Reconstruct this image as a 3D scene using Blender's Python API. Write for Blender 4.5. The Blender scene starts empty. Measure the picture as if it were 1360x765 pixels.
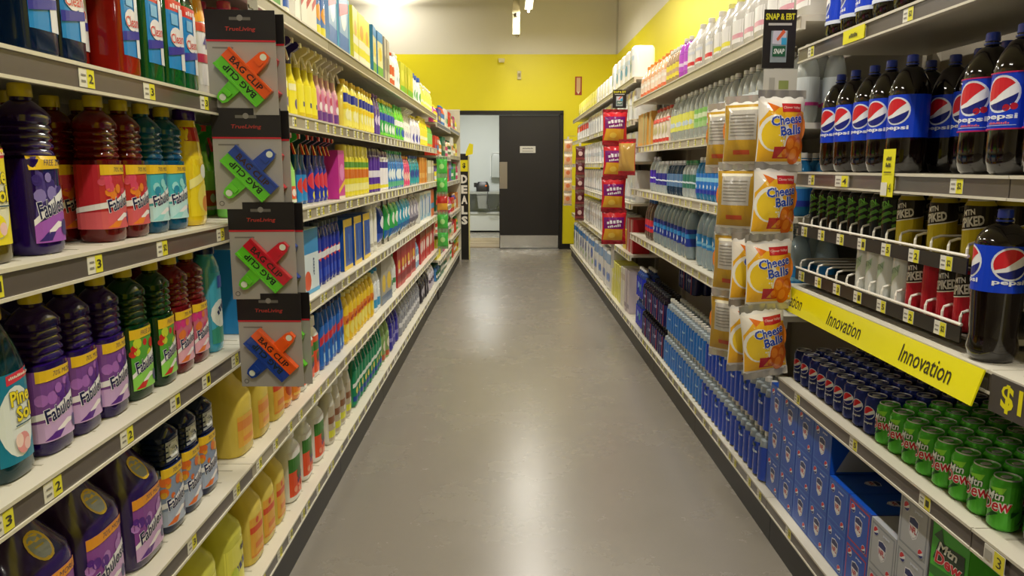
import bpy, math, random
from mathutils import Vector
from mathutils.geometry import tessellate_polygon

random.seed(7)
SC = bpy.context.scene
COL = SC.collection
PI = math.pi

# ------------------------------------------------------------------ camera, world, exposure
FPX, EYE = 980.0, 1.5
cam_d = bpy.data.cameras.new('camera')
cam_d.sensor_fit = 'HORIZONTAL'; cam_d.sensor_width = 36.0; cam_d.lens = FPX / 1360.0 * 36.0
cam_d.clip_start = 0.02; cam_d.clip_end = 100
cam = bpy.data.objects.new('camera', cam_d); COL.objects.link(cam)
cam.location = (0, 0, EYE)
cam.rotation_euler = (PI/2 - math.atan(161.5/FPX), 0, -math.atan(3.0/FPX))
SC.camera = cam

wd = bpy.data.worlds.new('world'); SC.world = wd; wd.use_nodes = True
wd.node_tree.nodes['Background'].inputs[0].default_value = (1.0, 0.96, 0.88, 1)
wd.node_tree.nodes['Background'].inputs[1].default_value = 0.0

vs = SC.view_settings
vs.view_transform = 'Standard'; vs.look = 'None'; vs.gamma = 1.0; vs.use_curve_mapping = False
vs.exposure = 0.78

LAMP_W = 30.0            # watts of one fluorescent strip
LAMP_COL = (1.0, 0.955, 0.86)
LAMPS = [(0.29, y, 3.85) for y in (11.3, 8.2, 5.2, 2.2, -0.8, -3.8)] + \
        [(-3.4, y, 3.85) for y in (9.0, 5.0, 1.0)] + [(-2.1, 12.95, 4.7), (1.25, 6.6, 4.3)]

# ------------------------------------------------------------------ materials
def lin(c):
    return c/12.92 if c <= .04045 else ((c+.055)/1.055)**2.4
def rgb(h):
    h = h.lstrip('#')
    return tuple(lin(int(h[i:i+2], 16)/255) for i in (0, 2, 4)) + (1,)
_M = {}
def M(h, rough=.4, metal=0, trans=0, ior=1.45, coat=0, emit=0, var=0, scale=30, bump=0, sss=0):
    key = (h, rough, metal, trans, ior, coat, emit, var, scale, bump, sss)
    if key in _M: return _M[key]
    m = bpy.data.materials.new('mat_%s_%d' % (h.lstrip('#'), len(_M))); m.use_nodes = True
    nt = m.node_tree; b = nt.nodes['Principled BSDF']
    b.inputs['Base Color'].default_value = rgb(h)
    b.inputs['Roughness'].default_value = rough
    b.inputs['Metallic'].default_value = metal
    b.inputs['Transmission Weight'].default_value = trans
    b.inputs['IOR'].default_value = ior
    b.inputs['Coat Weight'].default_value = coat
    b.inputs['Coat Roughness'].default_value = .08
    if sss:
        b.inputs['Subsurface Weight'].default_value = sss
        b.inputs['Subsurface Radius'].default_value = (.02, .02, .02)
    if emit:
        b.inputs['Emission Color'].default_value = rgb(h); b.inputs['Emission Strength'].default_value = emit
    if var or bump:
        tc = nt.nodes.new('ShaderNodeTexCoord'); nz = nt.nodes.new('ShaderNodeTexNoise')
        nz.inputs['Scale'].default_value = scale; nz.inputs['Detail'].default_value = 5
        nt.links.new(tc.outputs['Object'], nz.inputs['Vector'])
        if var:
            mx = nt.nodes.new('ShaderNodeMix'); mx.data_type = 'RGBA'
            c = rgb(h)
            mx.inputs[6].default_value = tuple(max(0, x*(1-var)) for x in c[:3]) + (1,)
            mx.inputs[7].default_value = tuple(min(1, x*(1+var)) for x in c[:3]) + (1,)
            nt.links.new(nz.outputs['Fac'], mx.inputs[0]); nt.links.new(mx.outputs[2], b.inputs['Base Color'])
        if bump:
            bp = nt.nodes.new('ShaderNodeBump'); bp.inputs['Strength'].default_value = bump
            bp.inputs['Distance'].default_value = .002
            nt.links.new(nz.outputs['Fac'], bp.inputs['Height']); nt.links.new(bp.outputs['Normal'], b.inputs['Normal'])
    _M[key] = m
    return m
def plastic(h, rough=.12): return M(h, rough, coat=.6)
def juice(h, trans=.55): return M(h, .10, trans=trans, ior=1.36, coat=.4)
def clearp(h='#e8f2f6'): return M(h, .08, trans=.6, ior=1.28, coat=.5)
def ink(h): return M(h, .34)
def film(h): return M(h, .2, coat=.3)
SHELF = M('#d9d3c2', .38, var=.04, scale=8)
CHAN = M('#5d5550', .28, coat=.3, var=.06)
STEEL = M('#b9b7b2', .3, metal=1, var=.1, scale=60)

# ------------------------------------------------------------------ mesh helpers
class MB:
    def __init__(s): s.v = []; s.f = []; s.m = []; s.mats = []
    def mi(s, mat):
        if mat not in s.mats: s.mats.append(mat)
        return s.mats.index(mat)
    def add(s, vs_, fs, mat):
        o = len(s.v); k = s.mi(mat)
        s.v.extend(vs_)
        for f in fs: s.f.append([i+o for i in f]); s.m.append(k)
        return s
    def box(s, x0, x1, y0, y1, z0, z1, mat):
        v = [(x, y, z) for z in (z0, z1) for y in (y0, y1) for x in (x0, x1)]
        return s.add(v, [(0, 2, 3, 1), (4, 5, 7, 6), (0, 1, 5, 4), (2, 6, 7, 3), (0, 4, 6, 2), (1, 3, 7, 5)], mat)
    def loft(s, secs, mat, N=20, caps=True):
        """sections (z, a, b, n, cy): rounded outlines stacked upwards"""
        v = []; f = []
        for q in secs:
            z, a, b = q[:3]; n = q[3] if len(q) > 3 else 2; cy = q[4] if len(q) > 4 else 0; cx = q[5] if len(q) > 5 else 0
            for i in range(N):
                t = 2*PI*(i+.5)/N - PI/2
                c, d = math.cos(t), math.sin(t)
                v.append((cx + a*math.copysign(abs(c)**(2/n), c), cy + b*math.copysign(abs(d)**(2/n), d), z))
        for k in range(len(secs)-1):
            for i in range(N):
                j = (i+1) % N
                f.append((k*N+i, k*N+j, (k+1)*N+j, (k+1)*N+i))
        if caps:
            f.append(tuple(range(N-1, -1, -1))); f.append(tuple((len(secs)-1)*N+i for i in range(N)))
        return s.add(v, f, mat)
    def cyl(s, r, z0, z1, mat, N=14, cx=0, cy=0, bev=0):
        if bev: secs = [(z0, r, r, 2, cy, cx), (z1-bev, r, r, 2, cy, cx), (z1, r-bev, r-bev, 2, cy, cx)]
        else: secs = [(z0, r, r, 2, cy, cx), (z1, r, r, 2, cy, cx)]
        return s.loft(secs, mat, N)
    def tube(s, pts, r, mat, N=8, closed=False):
        pts = [Vector(p) for p in pts]; n = len(pts); v = []; f = []
        for i, p in enumerate(pts):
            d = (pts[(i+1) % n] - pts[i-1]) if closed else (pts[min(i+1, n-1)] - pts[max(i-1, 0)])
            d.normalize()
            up = Vector((0, 0, 1)) if abs(d.z) < .9 else Vector((1, 0, 0))
            a = d.cross(up).normalized(); b = d.cross(a)
            for k in range(N):
                t = 2*PI*k/N
                v.append(tuple(p + a*r*math.cos(t) + b*r*math.sin(t)))
        for i in range(n if closed else n-1):
            for k in range(N):
                f.append((i*N+k, i*N+(k+1) % N, ((i+1) % n)*N+(k+1) % N, ((i+1) % n)*N+k))
        if not closed:
            f.append(tuple(range(N))); f.append(tuple((n-1)*N+k for k in range(N-1, -1, -1)))
        return s.add(v, f, mat)
    def prism(s, poly, mp, t0, t1, mat):
        """polygon in 2-D, extruded: mp(u, v, t) gives the point"""
        n = len(poly); v = [mp(u, w, t0) for u, w in poly] + [mp(u, w, t1) for u, w in poly]
        tri = tessellate_polygon([[Vector((u, w, 0)) for u, w in poly]])
        f = [tuple(t) for t in tri] + [tuple(i+n for i in reversed(t)) for t in tri]
        f += [(i, (i+1) % n, n+(i+1) % n, n+i) for i in range(n)]
        return s.add(v, f, mat)
    def mesh(s, name, angle=.6):
        me = bpy.data.meshes.new(name); me.from_pydata(s.v, [], s.f)
        for m in s.mats: me.materials.append(m)
        me.polygons.foreach_set('material_index', s.m)
        me.polygons.foreach_set('use_smooth', [True]*len(s.f))
        me.update()
        me.set_sharp_from_angle(angle=angle)
        return me

# surfaces that print is laid on --------------------------------------------------
class Wrap:                       # the side of a lofted body; u runs round it, v is height
    def __init__(s, secs, step=None):
        s.secs = [tuple(q) + (2, 0, 0)[len(q)-3:] if len(q) < 6 else tuple(q) for q in secs]; s.cache = {}
        s.step = step or max(max(q[1] for q in secs), .02)*.22; s.vstep = None
        s.ref = None
    def sec(s, z):
        S = s.secs
        if z <= S[0][0]: return S[0]
        for p, q in zip(S, S[1:]):
            if z <= q[0]:
                t = (z-p[0])/max(q[0]-p[0], 1e-9); return tuple(x+(y-x)*t for x, y in zip(p, q))
        return S[-1]
    def table(s, z):
        k = round(z, 3)
        if k not in s.cache:
            z_, a, b, n, cy, cx = s.sec(k); T = []; L = 0; K = 72
            for i in range(K+1):
                t = PI*i/K; c, d = math.sin(t), -math.cos(t)
                p = (a*abs(c)**(2/n), b*math.copysign(abs(d)**(2/n), d))
                if T: L += math.hypot(p[0]-T[-1][1], p[1]-T[-1][2])
                T.append((L, p[0], p[1]))
            s.cache[k] = (T, L, cx, cy)
        return s.cache[k]
    def half(s, z): return s.table(z)[1]
    def at(s, u, z, e):
        T, L, cx, cy = s.table(z); w = min(abs(u), L-1e-6); lo, hi = 0, len(T)-1
        while hi-lo > 1:
            m = (lo+hi)//2
            if T[m][0] <= w: lo = m
            else: hi = m
        p, q = T[lo], T[hi]; t = (w-p[0])/max(q[0]-p[0], 1e-9)
        x = p[1]+(q[1]-p[1])*t; y = p[2]+(q[2]-p[2])*t
        dx, dy = q[1]-p[1], q[2]-p[2]; l = math.hypot(dx, dy) or 1
        x += dy/l*e; y -= dx/l*e
        if u < 0: x = -x
        return (x+cx, y+cy, z)
class Flat:                       # a plane: origin, u and v directions, outward normal
    def __init__(s, o, u, v):
        s.o, s.u, s.v = Vector(o), Vector(u).normalized(), Vector(v).normalized(); s.n = s.u.cross(s.v)
        s.step = s.vstep = None
    def at(s, u, v, e): return tuple(s.o + s.u*u + s.v*v + s.n*e)
class Pillow:                     # the face of a filled bag
    def __init__(s, w, h, t, side=-1, z0=0):
        s.w, s.h, s.t, s.side, s.z0 = w, h, t, side, z0; s.step = w/20; s.vstep = h/24
    def at(s, u, v, e):
        a = min(1, abs(2*u/s.w)); b = min(1, abs(2*(v-s.h/2)/s.h))
        k = (1-a**2.4)*(1-b**3.2)
        wav = .06*math.sin(u*90+v*30)*(1-a)*s.t
        pinch = 1-.06*math.sin(PI*min(1, max(0, v/s.h)))
        return (u*pinch*(-s.side), s.side*(s.t/2*k+wav*k+e), v+s.z0)
def clip(poly, ax, lo, hi):
    for sgn, lim in ((1, lo), (-1, hi)):
        out = []
        for i in range(len(poly)):
            p, q = poly[i-1], poly[i]; dp, dq = sgn*(p[ax]-lim), sgn*(q[ax]-lim)
            if (dp >= 0) != (dq >= 0):
                t = dp/(dp-dq); out.append((p[0]+(q[0]-p[0])*t, p[1]+(q[1]-p[1])*t))
            if dq >= 0: out.append(q)
        poly = out
        if len(poly) < 3: return []
    return poly
_T = {}
def text_polys(body, shear=0, bold=0):
    k = (body, shear, bold)
    if k not in _T:
        c = bpy.data.curves.new('lettering', 'FONT'); c.body = body; c.shear = shear; c.offset = bold; c.resolution_u = 2
        o = bpy.data.objects.new('lettering', c); me = bpy.data.meshes.new_from_object(o)
        vs_ = [(v.co.x, v.co.y) for v in me.vertices]
        ps = [[vs_[i] for i in p.vertices] for p in me.polygons]
        x0 = min(v[0] for v in vs_); x1 = max(v[0] for v in vs_); y0 = min(v[1] for v in vs_); y1 = max(v[1] for v in vs_)
        _T[k] = ([[((x-(x0+x1)/2)/(x1-x0), (y-(y0+y1)/2)/(y1-y0)) for x, y in p] for p in ps])
        bpy.data.objects.remove(o); bpy.data.curves.remove(c); bpy.data.meshes.remove(me)
    return _T[k]
def rect(u0, v0, u1, v1, c): return ('p', [(u0, v0), (u1, v0), (u1, v1), (u0, v1)], c)
def disc(u, v, r, c, ry=None, n=14): return ('p', [(u+r*math.cos(2*PI*i/n), v+(ry or r)*math.sin(2*PI*i/n)) for i in range(n)], c)
def poly(pts, c): return ('p', pts, c)
def text(b, u, v, w, h, c, shear=0, rot=0, bold=0): return ('t', b, u, v, w, h, c, shear, rot, bold)
def scrib(u, v, w, h, c, rot=0, seed=1):
    # a word too blurred to read in the photograph: a row of uneven strokes
    r = random.Random(seed); n = max(4, int(w/h*1.3)); out = []; cr, sr = math.cos(rot), math.sin(rot)
    for i in range(n):
        x = -w/2+w*(i+.5)/n; a = w/n*.36; hh = h*r.uniform(.55, 1)/2; k = r.uniform(-.3, .3)*a
        out.append(('p', [(u+x_*cr-y_*sr, v+x_*sr+y_*cr) for x_, y_ in ((x-a, -h/2), (x+a, -h/2), (x+a+k, -h/2+2*hh), (x-a+k, -h/2+2*hh))], c))
    return out
def outlined(b, u, v, w, h, c, oc, shear=0, rot=0, k=.035, bold=.012):
    return [text(b, u, v, w*1.03, h*1.06, oc, shear, rot, k), text(b, u, v, w, h, c, shear, rot, bold)]
def flatten(pr):
    out = []
    for p in pr:
        if isinstance(p, list): out += flatten(p)
        else: out.append(p)
    return out
def decal(mb, wrap, prims, e0=.0006, de=.0003, matf=ink):
    prims = flatten(prims); de = min(de, max(.00004, .0022/max(1, len(prims))))
    for li, p in enumerate(prims):
        e = e0+de*li
        if p[0] == 'p':
            pts, c = p[1], p[2]
            tri = tessellate_polygon([[Vector((u, w, 0)) for u, w in pts]]); ps = [[pts[i] for i in t] for t in tri]
        else:
            _, b, cu, cv, w, h, c, sh, rot, bo = p
            cr, sr = math.cos(rot), math.sin(rot)
            ps = [[(cu+x*w*cr-y*h*sr, cv+x*w*sr+y*h*cr) for x, y in q] for q in text_polys(b, sh, bo)]
        m = c if not isinstance(c, str) else matf(c)
        vv = []; ff = []
        for q in ps:
            ar = sum(q[i-1][0]*q[i][1]-q[i][0]*q[i-1][1] for i in range(len(q)))
            if abs(ar) < 1e-10: continue
            if ar < 0: q = q[::-1]
            parts = [q]
            for ax, st in ((0, wrap.step), (1, wrap.vstep)):
                if not st: continue
                nxt = []
                for g in parts:
                    lo = math.floor(min(t[ax] for t in g)/st); hi = math.ceil(max(t[ax] for t in g)/st)
                    if hi-lo <= 1: nxt.append(g); continue
                    for k in range(lo, hi):
                        r = clip(g, ax, k*st, (k+1)*st)
                        if r: nxt.append(r)
                parts = nxt
            for g in parts:
                o = len(vv); vv += [wrap.at(u, w, e) for u, w in g]; ff.append(tuple(range(o, o+len(g))))
        mb.add(vv, ff, m)
    return mb

# ------------------------------------------------------------------ objects
def obj(name, me, parent=None, loc=(0, 0, 0), rz=0):
    o = bpy.data.objects.new(name, me.mesh(name) if isinstance(me, MB) else me)
    COL.objects.link(o); o.location = loc; o.rotation_euler = (0, 0, rz)
    if parent is not None: o.parent = parent
    return o
def tag(o, label, cat, group=None):
    o['label'] = label; o['category'] = cat
    if group: o['group'] = group
    return o
def empty(name, loc, rz=0, label=None, cat=None, group=None):
    o = bpy.data.objects.new(name, None); COL.objects.link(o); o.location = loc; o.rotation_euler = (0, 0, rz)
    o.empty_display_size = .05
    if label: tag(o, label, cat, group)
    return o
def struct(name, mb, parent=None):
    o = obj(name, mb, parent)
    if parent is None: o['kind'] = 'structure'
    return o
class Kind:                       # a kind of thing: name, category and its shared part meshes [(part, mesh, parent index)]
    def __init__(s, name, cat, parts, w, d, h):
        s.name, s.cat, s.w, s.d, s.h = name, cat, w, d, h
        s.parts = [(p[0], p[1].mesh(p[0]) if isinstance(p[1], MB) else p[1], p[2] if len(p) > 2 else None) for p in parts]
    def place(s, loc, rz, label, group=None):
        if len(s.parts) == 1:
            return tag(obj(s.name, s.parts[0][1], None, loc, rz), label, s.cat, group)
        r = empty(s.name, loc, rz, label, s.cat, group); done = []
        for n, me, pa in s.parts: done.append(obj(n, me, r if pa is None else done[pa]))
        return r

# ================================================================== THE ROOM
YW, XRW, ZC = 13.5, 1.9, 5.0
XLW, YF = -9.0, -7.0
def concrete():
    m = bpy.data.materials.new('polished_concrete'); m.use_nodes = True; nt = m.node_tree; b = nt.nodes['Principled BSDF']
    tc = nt.nodes.new('ShaderNodeTexCoord'); n1 = nt.nodes.new('ShaderNodeTexNoise'); n2 = nt.nodes.new('ShaderNodeTexNoise')
    n1.inputs['Scale'].default_value = 2.2; n1.inputs['Detail'].default_value = 8; n1.inputs['Roughness'].default_value = .65
    n2.inputs['Scale'].default_value = 90; n2.inputs['Detail'].default_value = 4
    for n in (n1, n2): nt.links.new(tc.outputs['Object'], n.inputs['Vector'])
    ad = nt.nodes.new('ShaderNodeMath'); ad.operation = 'MULTIPLY_ADD'; ad.inputs[1].default_value = .35
    nt.links.new(n2.outputs['Fac'], ad.inputs[0]); nt.links.new(n1.outputs['Fac'], ad.inputs[2])
    cr = nt.nodes.new('ShaderNodeValToRGB')
    cr.color_ramp.elements[0].position = .25; cr.color_ramp.elements[0].color = rgb('#827c72')
    cr.color_ramp.elements[1].position = 1.0; cr.color_ramp.elements[1].color = rgb('#8a8379')
    nt.links.new(ad.outputs[0], cr.inputs[0]); nt.links.new(cr.outputs[0], b.inputs['Base Color'])
    mr = nt.nodes.new('ShaderNodeMapRange'); mr.inputs['To Min'].default_value = .23; mr.inputs['To Max'].default_value = .31
    nt.links.new(n1.outputs['Fac'], mr.inputs['Value']); nt.links.new(mr.outputs[0], b.inputs['Roughness'])
    b.inputs['Specular IOR Level'].default_value = .5
    return m
YEL = M('#eee01a', .45, var=.02, scale=3); WHT = M('#e4dfd0', .6, var=.03, scale=3); BLK = M('#120f0d', .4)
struct('floor', MB().box(XLW, XRW, YF, YW+4.2, -.1, 0, concrete()))
struct('ceiling', MB().box(XLW, XRW, YF, YW+.2, ZC, ZC+.1, WHT))
mb = MB()
OX0, OX1, OZ = -.95, .90, 2.43       # the doorway
ZB = 3.45
for x0, x1, z0 in ((XLW, OX0, 0), (OX1, XRW+.2, 0), (OX0, OX1, OZ)):
    mb.box(x0, x1, YW, YW+.15, z0, ZB, YEL)
mb.box(XLW, XRW+.2, YW, YW+.15, ZB, ZC, WHT)
struct('wall_back', mb)
mb = MB().box(XRW, XRW+.15, YF, YW, 0, ZB, YEL); mb.box(XRW, XRW+.15, YF, YW, ZB, ZC, WHT)
struct('wall_right', mb)
struct('wall_left', MB().box(XLW-.15, XLW, YF, YW, 0, ZC, WHT))
struct('wall_front', MB().box(XLW, XRW, YF-.15, YF, 0, ZC, WHT))
mb = MB(); mb.box(OX1+.06, XRW, YW-.015, YW, 0, .1, BLK); mb.box(XLW, OX0-.06, YW-.015, YW, 0, .1, BLK)
struct('baseboard_back', mb)
mb = MB()
mb.box(OX0-.05, OX0, YW-.03, YW+.16, 0, OZ, BLK); mb.box(OX1, OX1+.06, YW-.03, YW+.16, 0, OZ, BLK); mb.box(OX0-.05, OX1+.06, YW-.03, YW+.16, OZ-.02, OZ+.05, BLK)
struct('trim_1', mb)
# ceiling joist seen along the top of the back wall
struct('trim_2', MB().box(XLW, .05, YW-.25, YW-.12, 4.36, 4.42, M('#8c877a', .5)))
struct('trim_3', MB().box(XRW-.03, XRW, YW-.03, YW, ZB, ZC, M('#cfcaba', .6)))

# door leaf, closed half of the opening
d = empty('door_1', (.355, YW+.03, 0)); d['kind'] = 'structure'
obj('leaf', MB().box(-.545, .545, 0, .05, .01, 2.40, M('#221e1b', .42, var=.05)), d)
obj('kick_plate', MB().box(-.53, .53, -.004, 0, .02, .25, M('#c9c8c4', .22, metal=1, var=.1, scale=20)), d)
obj('push_plate', MB().box(-.54, -.40, -.004, 0, 1.10, 1.58, M('#a29a8c', .35, metal=1)), d)
pl = MB().box(-.17, .11, -.006, 0, 1.74, 1.86, M('#d8d6d0', .5))
decal(pl, Flat((-.03, -.006, 1.80), (1, 0, 0), (0, 0, 1)), [*scrib(0, .02, .2, .022, '#55524c'), rect(-.1, -.035, .1, -.025, '#8a877f')], .001)
obj('notice_plate', pl, d)
# the stock room seen through the open half
G = M('#c3c8c6', .6, var=.03, scale=3)
struct('wall_stockroom_back', MB().box(-3, 1.9, YW+4.0, YW+4.1, 0, 3.2, G))
struct('wall_stockroom_left', MB().box(-2.0, -1.9, YW+.15, YW+4.0, 0, 3.2, G))
struct('wall_stockroom_right', MB().box(1.5, 1.6, YW+.15, YW+4.0, 0, 3.2, G))
struct('ceiling_stockroom', MB().box(-3, 1.9, YW+.15, YW+4.1, 3.1, 3.2, WHT))

# ================================================================== LAMPS
tubem = M('#fff4dc', .4, emit=9)
for i, (x, y, z) in enumerate(LAMPS):
    hidden = ['strip lamp hanging over the aisle', 'strip lamp hanging over the next aisle', 'strip lamp fixed high near the walls'][0 if i < 6 else 1 if i < 9 else 2]
    off = '' if i == 0 else '_offscreen'
    L = empty('strip_light'+off, (x, y, z), 0, 'white fluorescent ' + hidden + (', %s from the door' % ['first', 'second', 'third', 'fourth', 'fifth', 'sixth'][i if i < 6 else i-6] if i < 9 else [', above yellow back wall', ', over the drinks shelving'][i-9]), 'lamp', 'fluorescent strip lamps')
    h = MB().box(-.06, .06, -.6, .6, .03, .09, M('#e9e6dc', .5)); obj('housing', h, L)
    obj('tube'+off, MB().tube([(0, -.58, 0), (0, .58, 0)], .018, tubem, 10), L)
    for yy in (-.39, .39): obj('suspension_cord', MB().box(-.008, .008, yy-.008, yy+.008, .09, ZC-z, M('#dddad0', .5)), L)
    ld = bpy.data.lights.new('lamp_light'+off, 'AREA'); ld.shape = 'RECTANGLE'; ld.size = .12; ld.size_y = 1.15; ld.energy = LAMP_W
    ld.color = LAMP_COL; ld.spread = PI
    lo = bpy.data.objects.new('lamp_light'+off, ld); COL.objects.link(lo); lo.parent = L; lo.location = (0, 0, -.025)
rl = empty('ceiling_panel_light_offscreen', (-.6, YW+2.0, 3.09), 0, 'square white panel lamp in the stock room ceiling', 'lamp')
obj('diffuser_offscreen', MB().box(-.3, .3, -.3, .3, -.03, 0, M('#f3f6f4', .4, emit=3)), rl); obj('frame', MB().box(-.33, .33, -.33, .33, -.02, .005, WHT), rl)
ld = bpy.data.lights.new('stockroom_lamp_light_offscreen', 'AREA'); ld.size = .6; ld.energy = 45; ld.color = (1, .98, .93)
lo = bpy.data.objects.new('stockroom_lamp_light_offscreen', ld); COL.objects.link(lo); lo.parent = rl; lo.location = (0, 0, -.04)

# ================================================================== SHELVING
XL, XR = -.80, 1.05
LZ = [.20, .59, .97, 1.34, 1.69, 2.05]
def tag_mesh(a, bcol, txt=None, w=.05, h=.034):
    m = MB().box(-w/2, w/2, -.0012, 0, -h/2, h/2, M('#e9e6da', .45))
    pr = [rect(0, -h/2, w/2, h/2, bcol), rect(-w*.4, -h*.25, -w*.1, -h*.12, '#8d8a84'), rect(-w*.4, h*.1, -w*.08, h*.2, '#8d8a84')]
    if txt: pr.append(text(txt, w*.25, 0, w*.3, h*.5, '#3b3a2a', bold=.02))
    return decal(m, Flat((0, -.0012, 0), (1, 0, 0), (0, 0, 1)), pr, .0003, .0002).mesh('price_tag')
TAGS = [tag_mesh(0, '#e9e23a', t) for t in ('2', '$2', '3', '1', '5')]
TAG_W = tag_mesh(0, '#efece0'); TAG_Y = tag_mesh(0, '#f1ea30', '4', .09)
def gondola(side, y0, y1, heights, label, depth=.46, front=None, base_front=None, tags=True, chan=CHAN, height=2.35, deck_mat=SHELF, seed=0, nt=6, strips=True, lip=SHELF):
    front = front if front is not None else (XL if side < 0 else XR)
    bf = base_front if base_front is not None else front
    W = y1-y0-.004; rz = PI/2 if side < 0 else -PI/2
    g = empty('gondola_shelving', (front+side*depth/2, (y0+y1)/2, 0), rz, label, 'shelving', 'shelving bays along the aisle')
    F = -depth/2; FB = F - abs(bf-front)*(1 if (bf-front)*side < 0 else -1)
    rnd = random.Random(seed)
    bp = MB().box(-W/2, W/2, depth/2-.02, depth/2, .1, height, M('#8d8577', .55, var=.04, scale=5))
    obj('back_panel', bp, g)
    for sx in (-1, 1):
        up = MB().box(sx*(W/2-.016)-.015, sx*(W/2-.016)+.015, depth/2-.05, depth/2-.02, 0, height, M('#a79f90', .45))
        obj('upright', up, g)
    obj('kick_plate', MB().box(-W/2, W/2, FB+.02, FB+.035, 0, heights[0]-.055, BLK), g)
    for k, z in enumerate(heights):
        f = FB if k == 0 else F
        s = MB().box(-W/2, W/2, f+.004, depth/2-.05, z-.022, z, deck_mat)
        s.box(-W/2, W/2, f+.004, f+.02, z-.05, z-.022, deck_mat)
        s.box(-W/2, W/2, f-.004, f+.004, z-.006, z+.001, lip); s.box(-W/2, W/2, f-.004, f+.004, z-.052, z-.046, lip)
        if strips:
            for q in range(14):                                  # deck slots as thin strips, recess shade put into their darker colour
                xx = -W/2+.05+q*(W-.1)/13
                s.box(xx-.003, xx+.003, f+.04, f+.16, z, z+.0009, M('#b9b2a0', .5))
        so = obj('shelf', s, g)
        obj('price_channel', MB().box(-W/2, W/2, f, f+.0038, z-.046, z-.006, CHAN if k == 0 else chan), so)
        if tags and not (z > 1.95 and y0 > 2):
            if y0 < 4.5:
                n = rnd.choice((nt-1, nt, nt+1))
                for q in range(n):
                    x = -W/2+(q+.5)*W/n+rnd.uniform(-.04, .04)
                    obj('price_tag', rnd.choice(TAGS), so, (x, f-.0005, z-.026))
            else:
                t = MB()
                for q in range(9):
                    x = -W/2+(q+.5)*W/9+rnd.uniform(-.03, .03)
                    t.box(x-.025, x, f-.002, f, z-.044, z-.008, M('#e9e6da', .45)); t.box(x, x+.025, f-.002, f, z-.044, z-.008, M(rnd.choice(('#e9e23a', '#e9e6da')), .45))
                to = obj('price_tags', t, so); to['kind'] = 'stuff'
    return g
JL = 2.17
gondola(-1, JL-1.22, JL, LZ, 'cream shelving bay full of purple and red scented floor cleaner bottles', seed=1, nt=5)
names = ['cream shelving bay with spray cleaners next to the hanging bag clip cards',
         'cream shelving bay with yellow polish, blue cleaner and pink bottles', 'cream shelving bay with yellow, purple and teal cleaner bottles',
         'cream shelving bay with pouch packs above red cartons', 'cream shelving bay with white framed packs and red cartons']
for i in range(5):
    gondola(-1, JL+1.22*i, JL+1.22*(i+1), LZ, names[i], seed=10+i, chan=M('#a39a86', .35, var=.05) if i < 1 else M('#8c8270', .35), nt=8)
JE = JL+6.1
gondola(-1, JE, JE+1.8, [.20, .45, .75, 1.0, 1.30, 1.62, 1.98], 'cream shelving bay of assorted packets beside the green hanging pouches', seed=21, front=-.79)
gondola(-1, JE+1.8, JE+3.6, [.20, .52, .86, 1.30, 1.65, 2.02], 'cream end shelving bay next to the black DEALS panel', seed=22, front=-.79)
# pale end panel closing the run of cleaner shelving
tag(obj('end_panel', MB().box(-1.28, -.785, JE+3.602, JE+3.64, 0, 2.36, M('#cfc8b6', .45, var=.03)).box(-1.29, -.78, JE+3.60, JE+3.645, 2.36, 2.38, SHELF)),
    'pale narrow panel closing the far end of the cleaner shelving', 'panel')

JR = 1.56
RDEP = .52
gondola(1, JR-1.22, JR, [.19, .69, 1.06, 1.48, 1.92], 'drinks shelving bay with the large $1 price on its channel', depth=RDEP, base_front=1.03, seed=31, tags=False)
gondola(1, JR, JR+1.22, [.19, .69, 1.06, 1.48, 1.92], 'drinks shelving bay of cola bottles, cans and blue cartons with yellow strip', depth=RDEP, base_front=1.03, seed=32, nt=4)
RZ = [.19, .93, 1.31, 1.66, 2.04]
names = ['cream shelving bay of clear bottles and blue water packs beside the cheese snack bags', 'cream shelving bay of seltzer bottles and blue bottled water',
         'cream shelving bay of juice bottles and dark cola packs']
for i in range(3):
    gondola(1, JR+1.22*(i+1), JR+1.22*(i+2), RZ, names[i], depth=RDEP, base_front=1.03, seed=41+i, chan=M('#b5ac96', .35, var=.05), nt=8)
JQ = JR+1.22*4
RQ = [.19, .73, 1.18, 1.54, 1.90, 2.25]
names = ['cream shelving bay of white wipes packs next to the red snack bags', 'cream shelving bay stacked with white tissue packs', 'cream shelving bay of white paper packs near the yellow wall',
         'cream shelving bay with blue and white paper rolls by the door', 'last cream drinks-side shelving bay against the yellow back wall']
for i in range(5):
    gondola(1, JQ+1.22*i, JQ+1.22*(i+1), RQ, names[i], depth=RDEP, base_front=1.03, seed=51+i, chan=M('#a59c88', .35))

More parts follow.
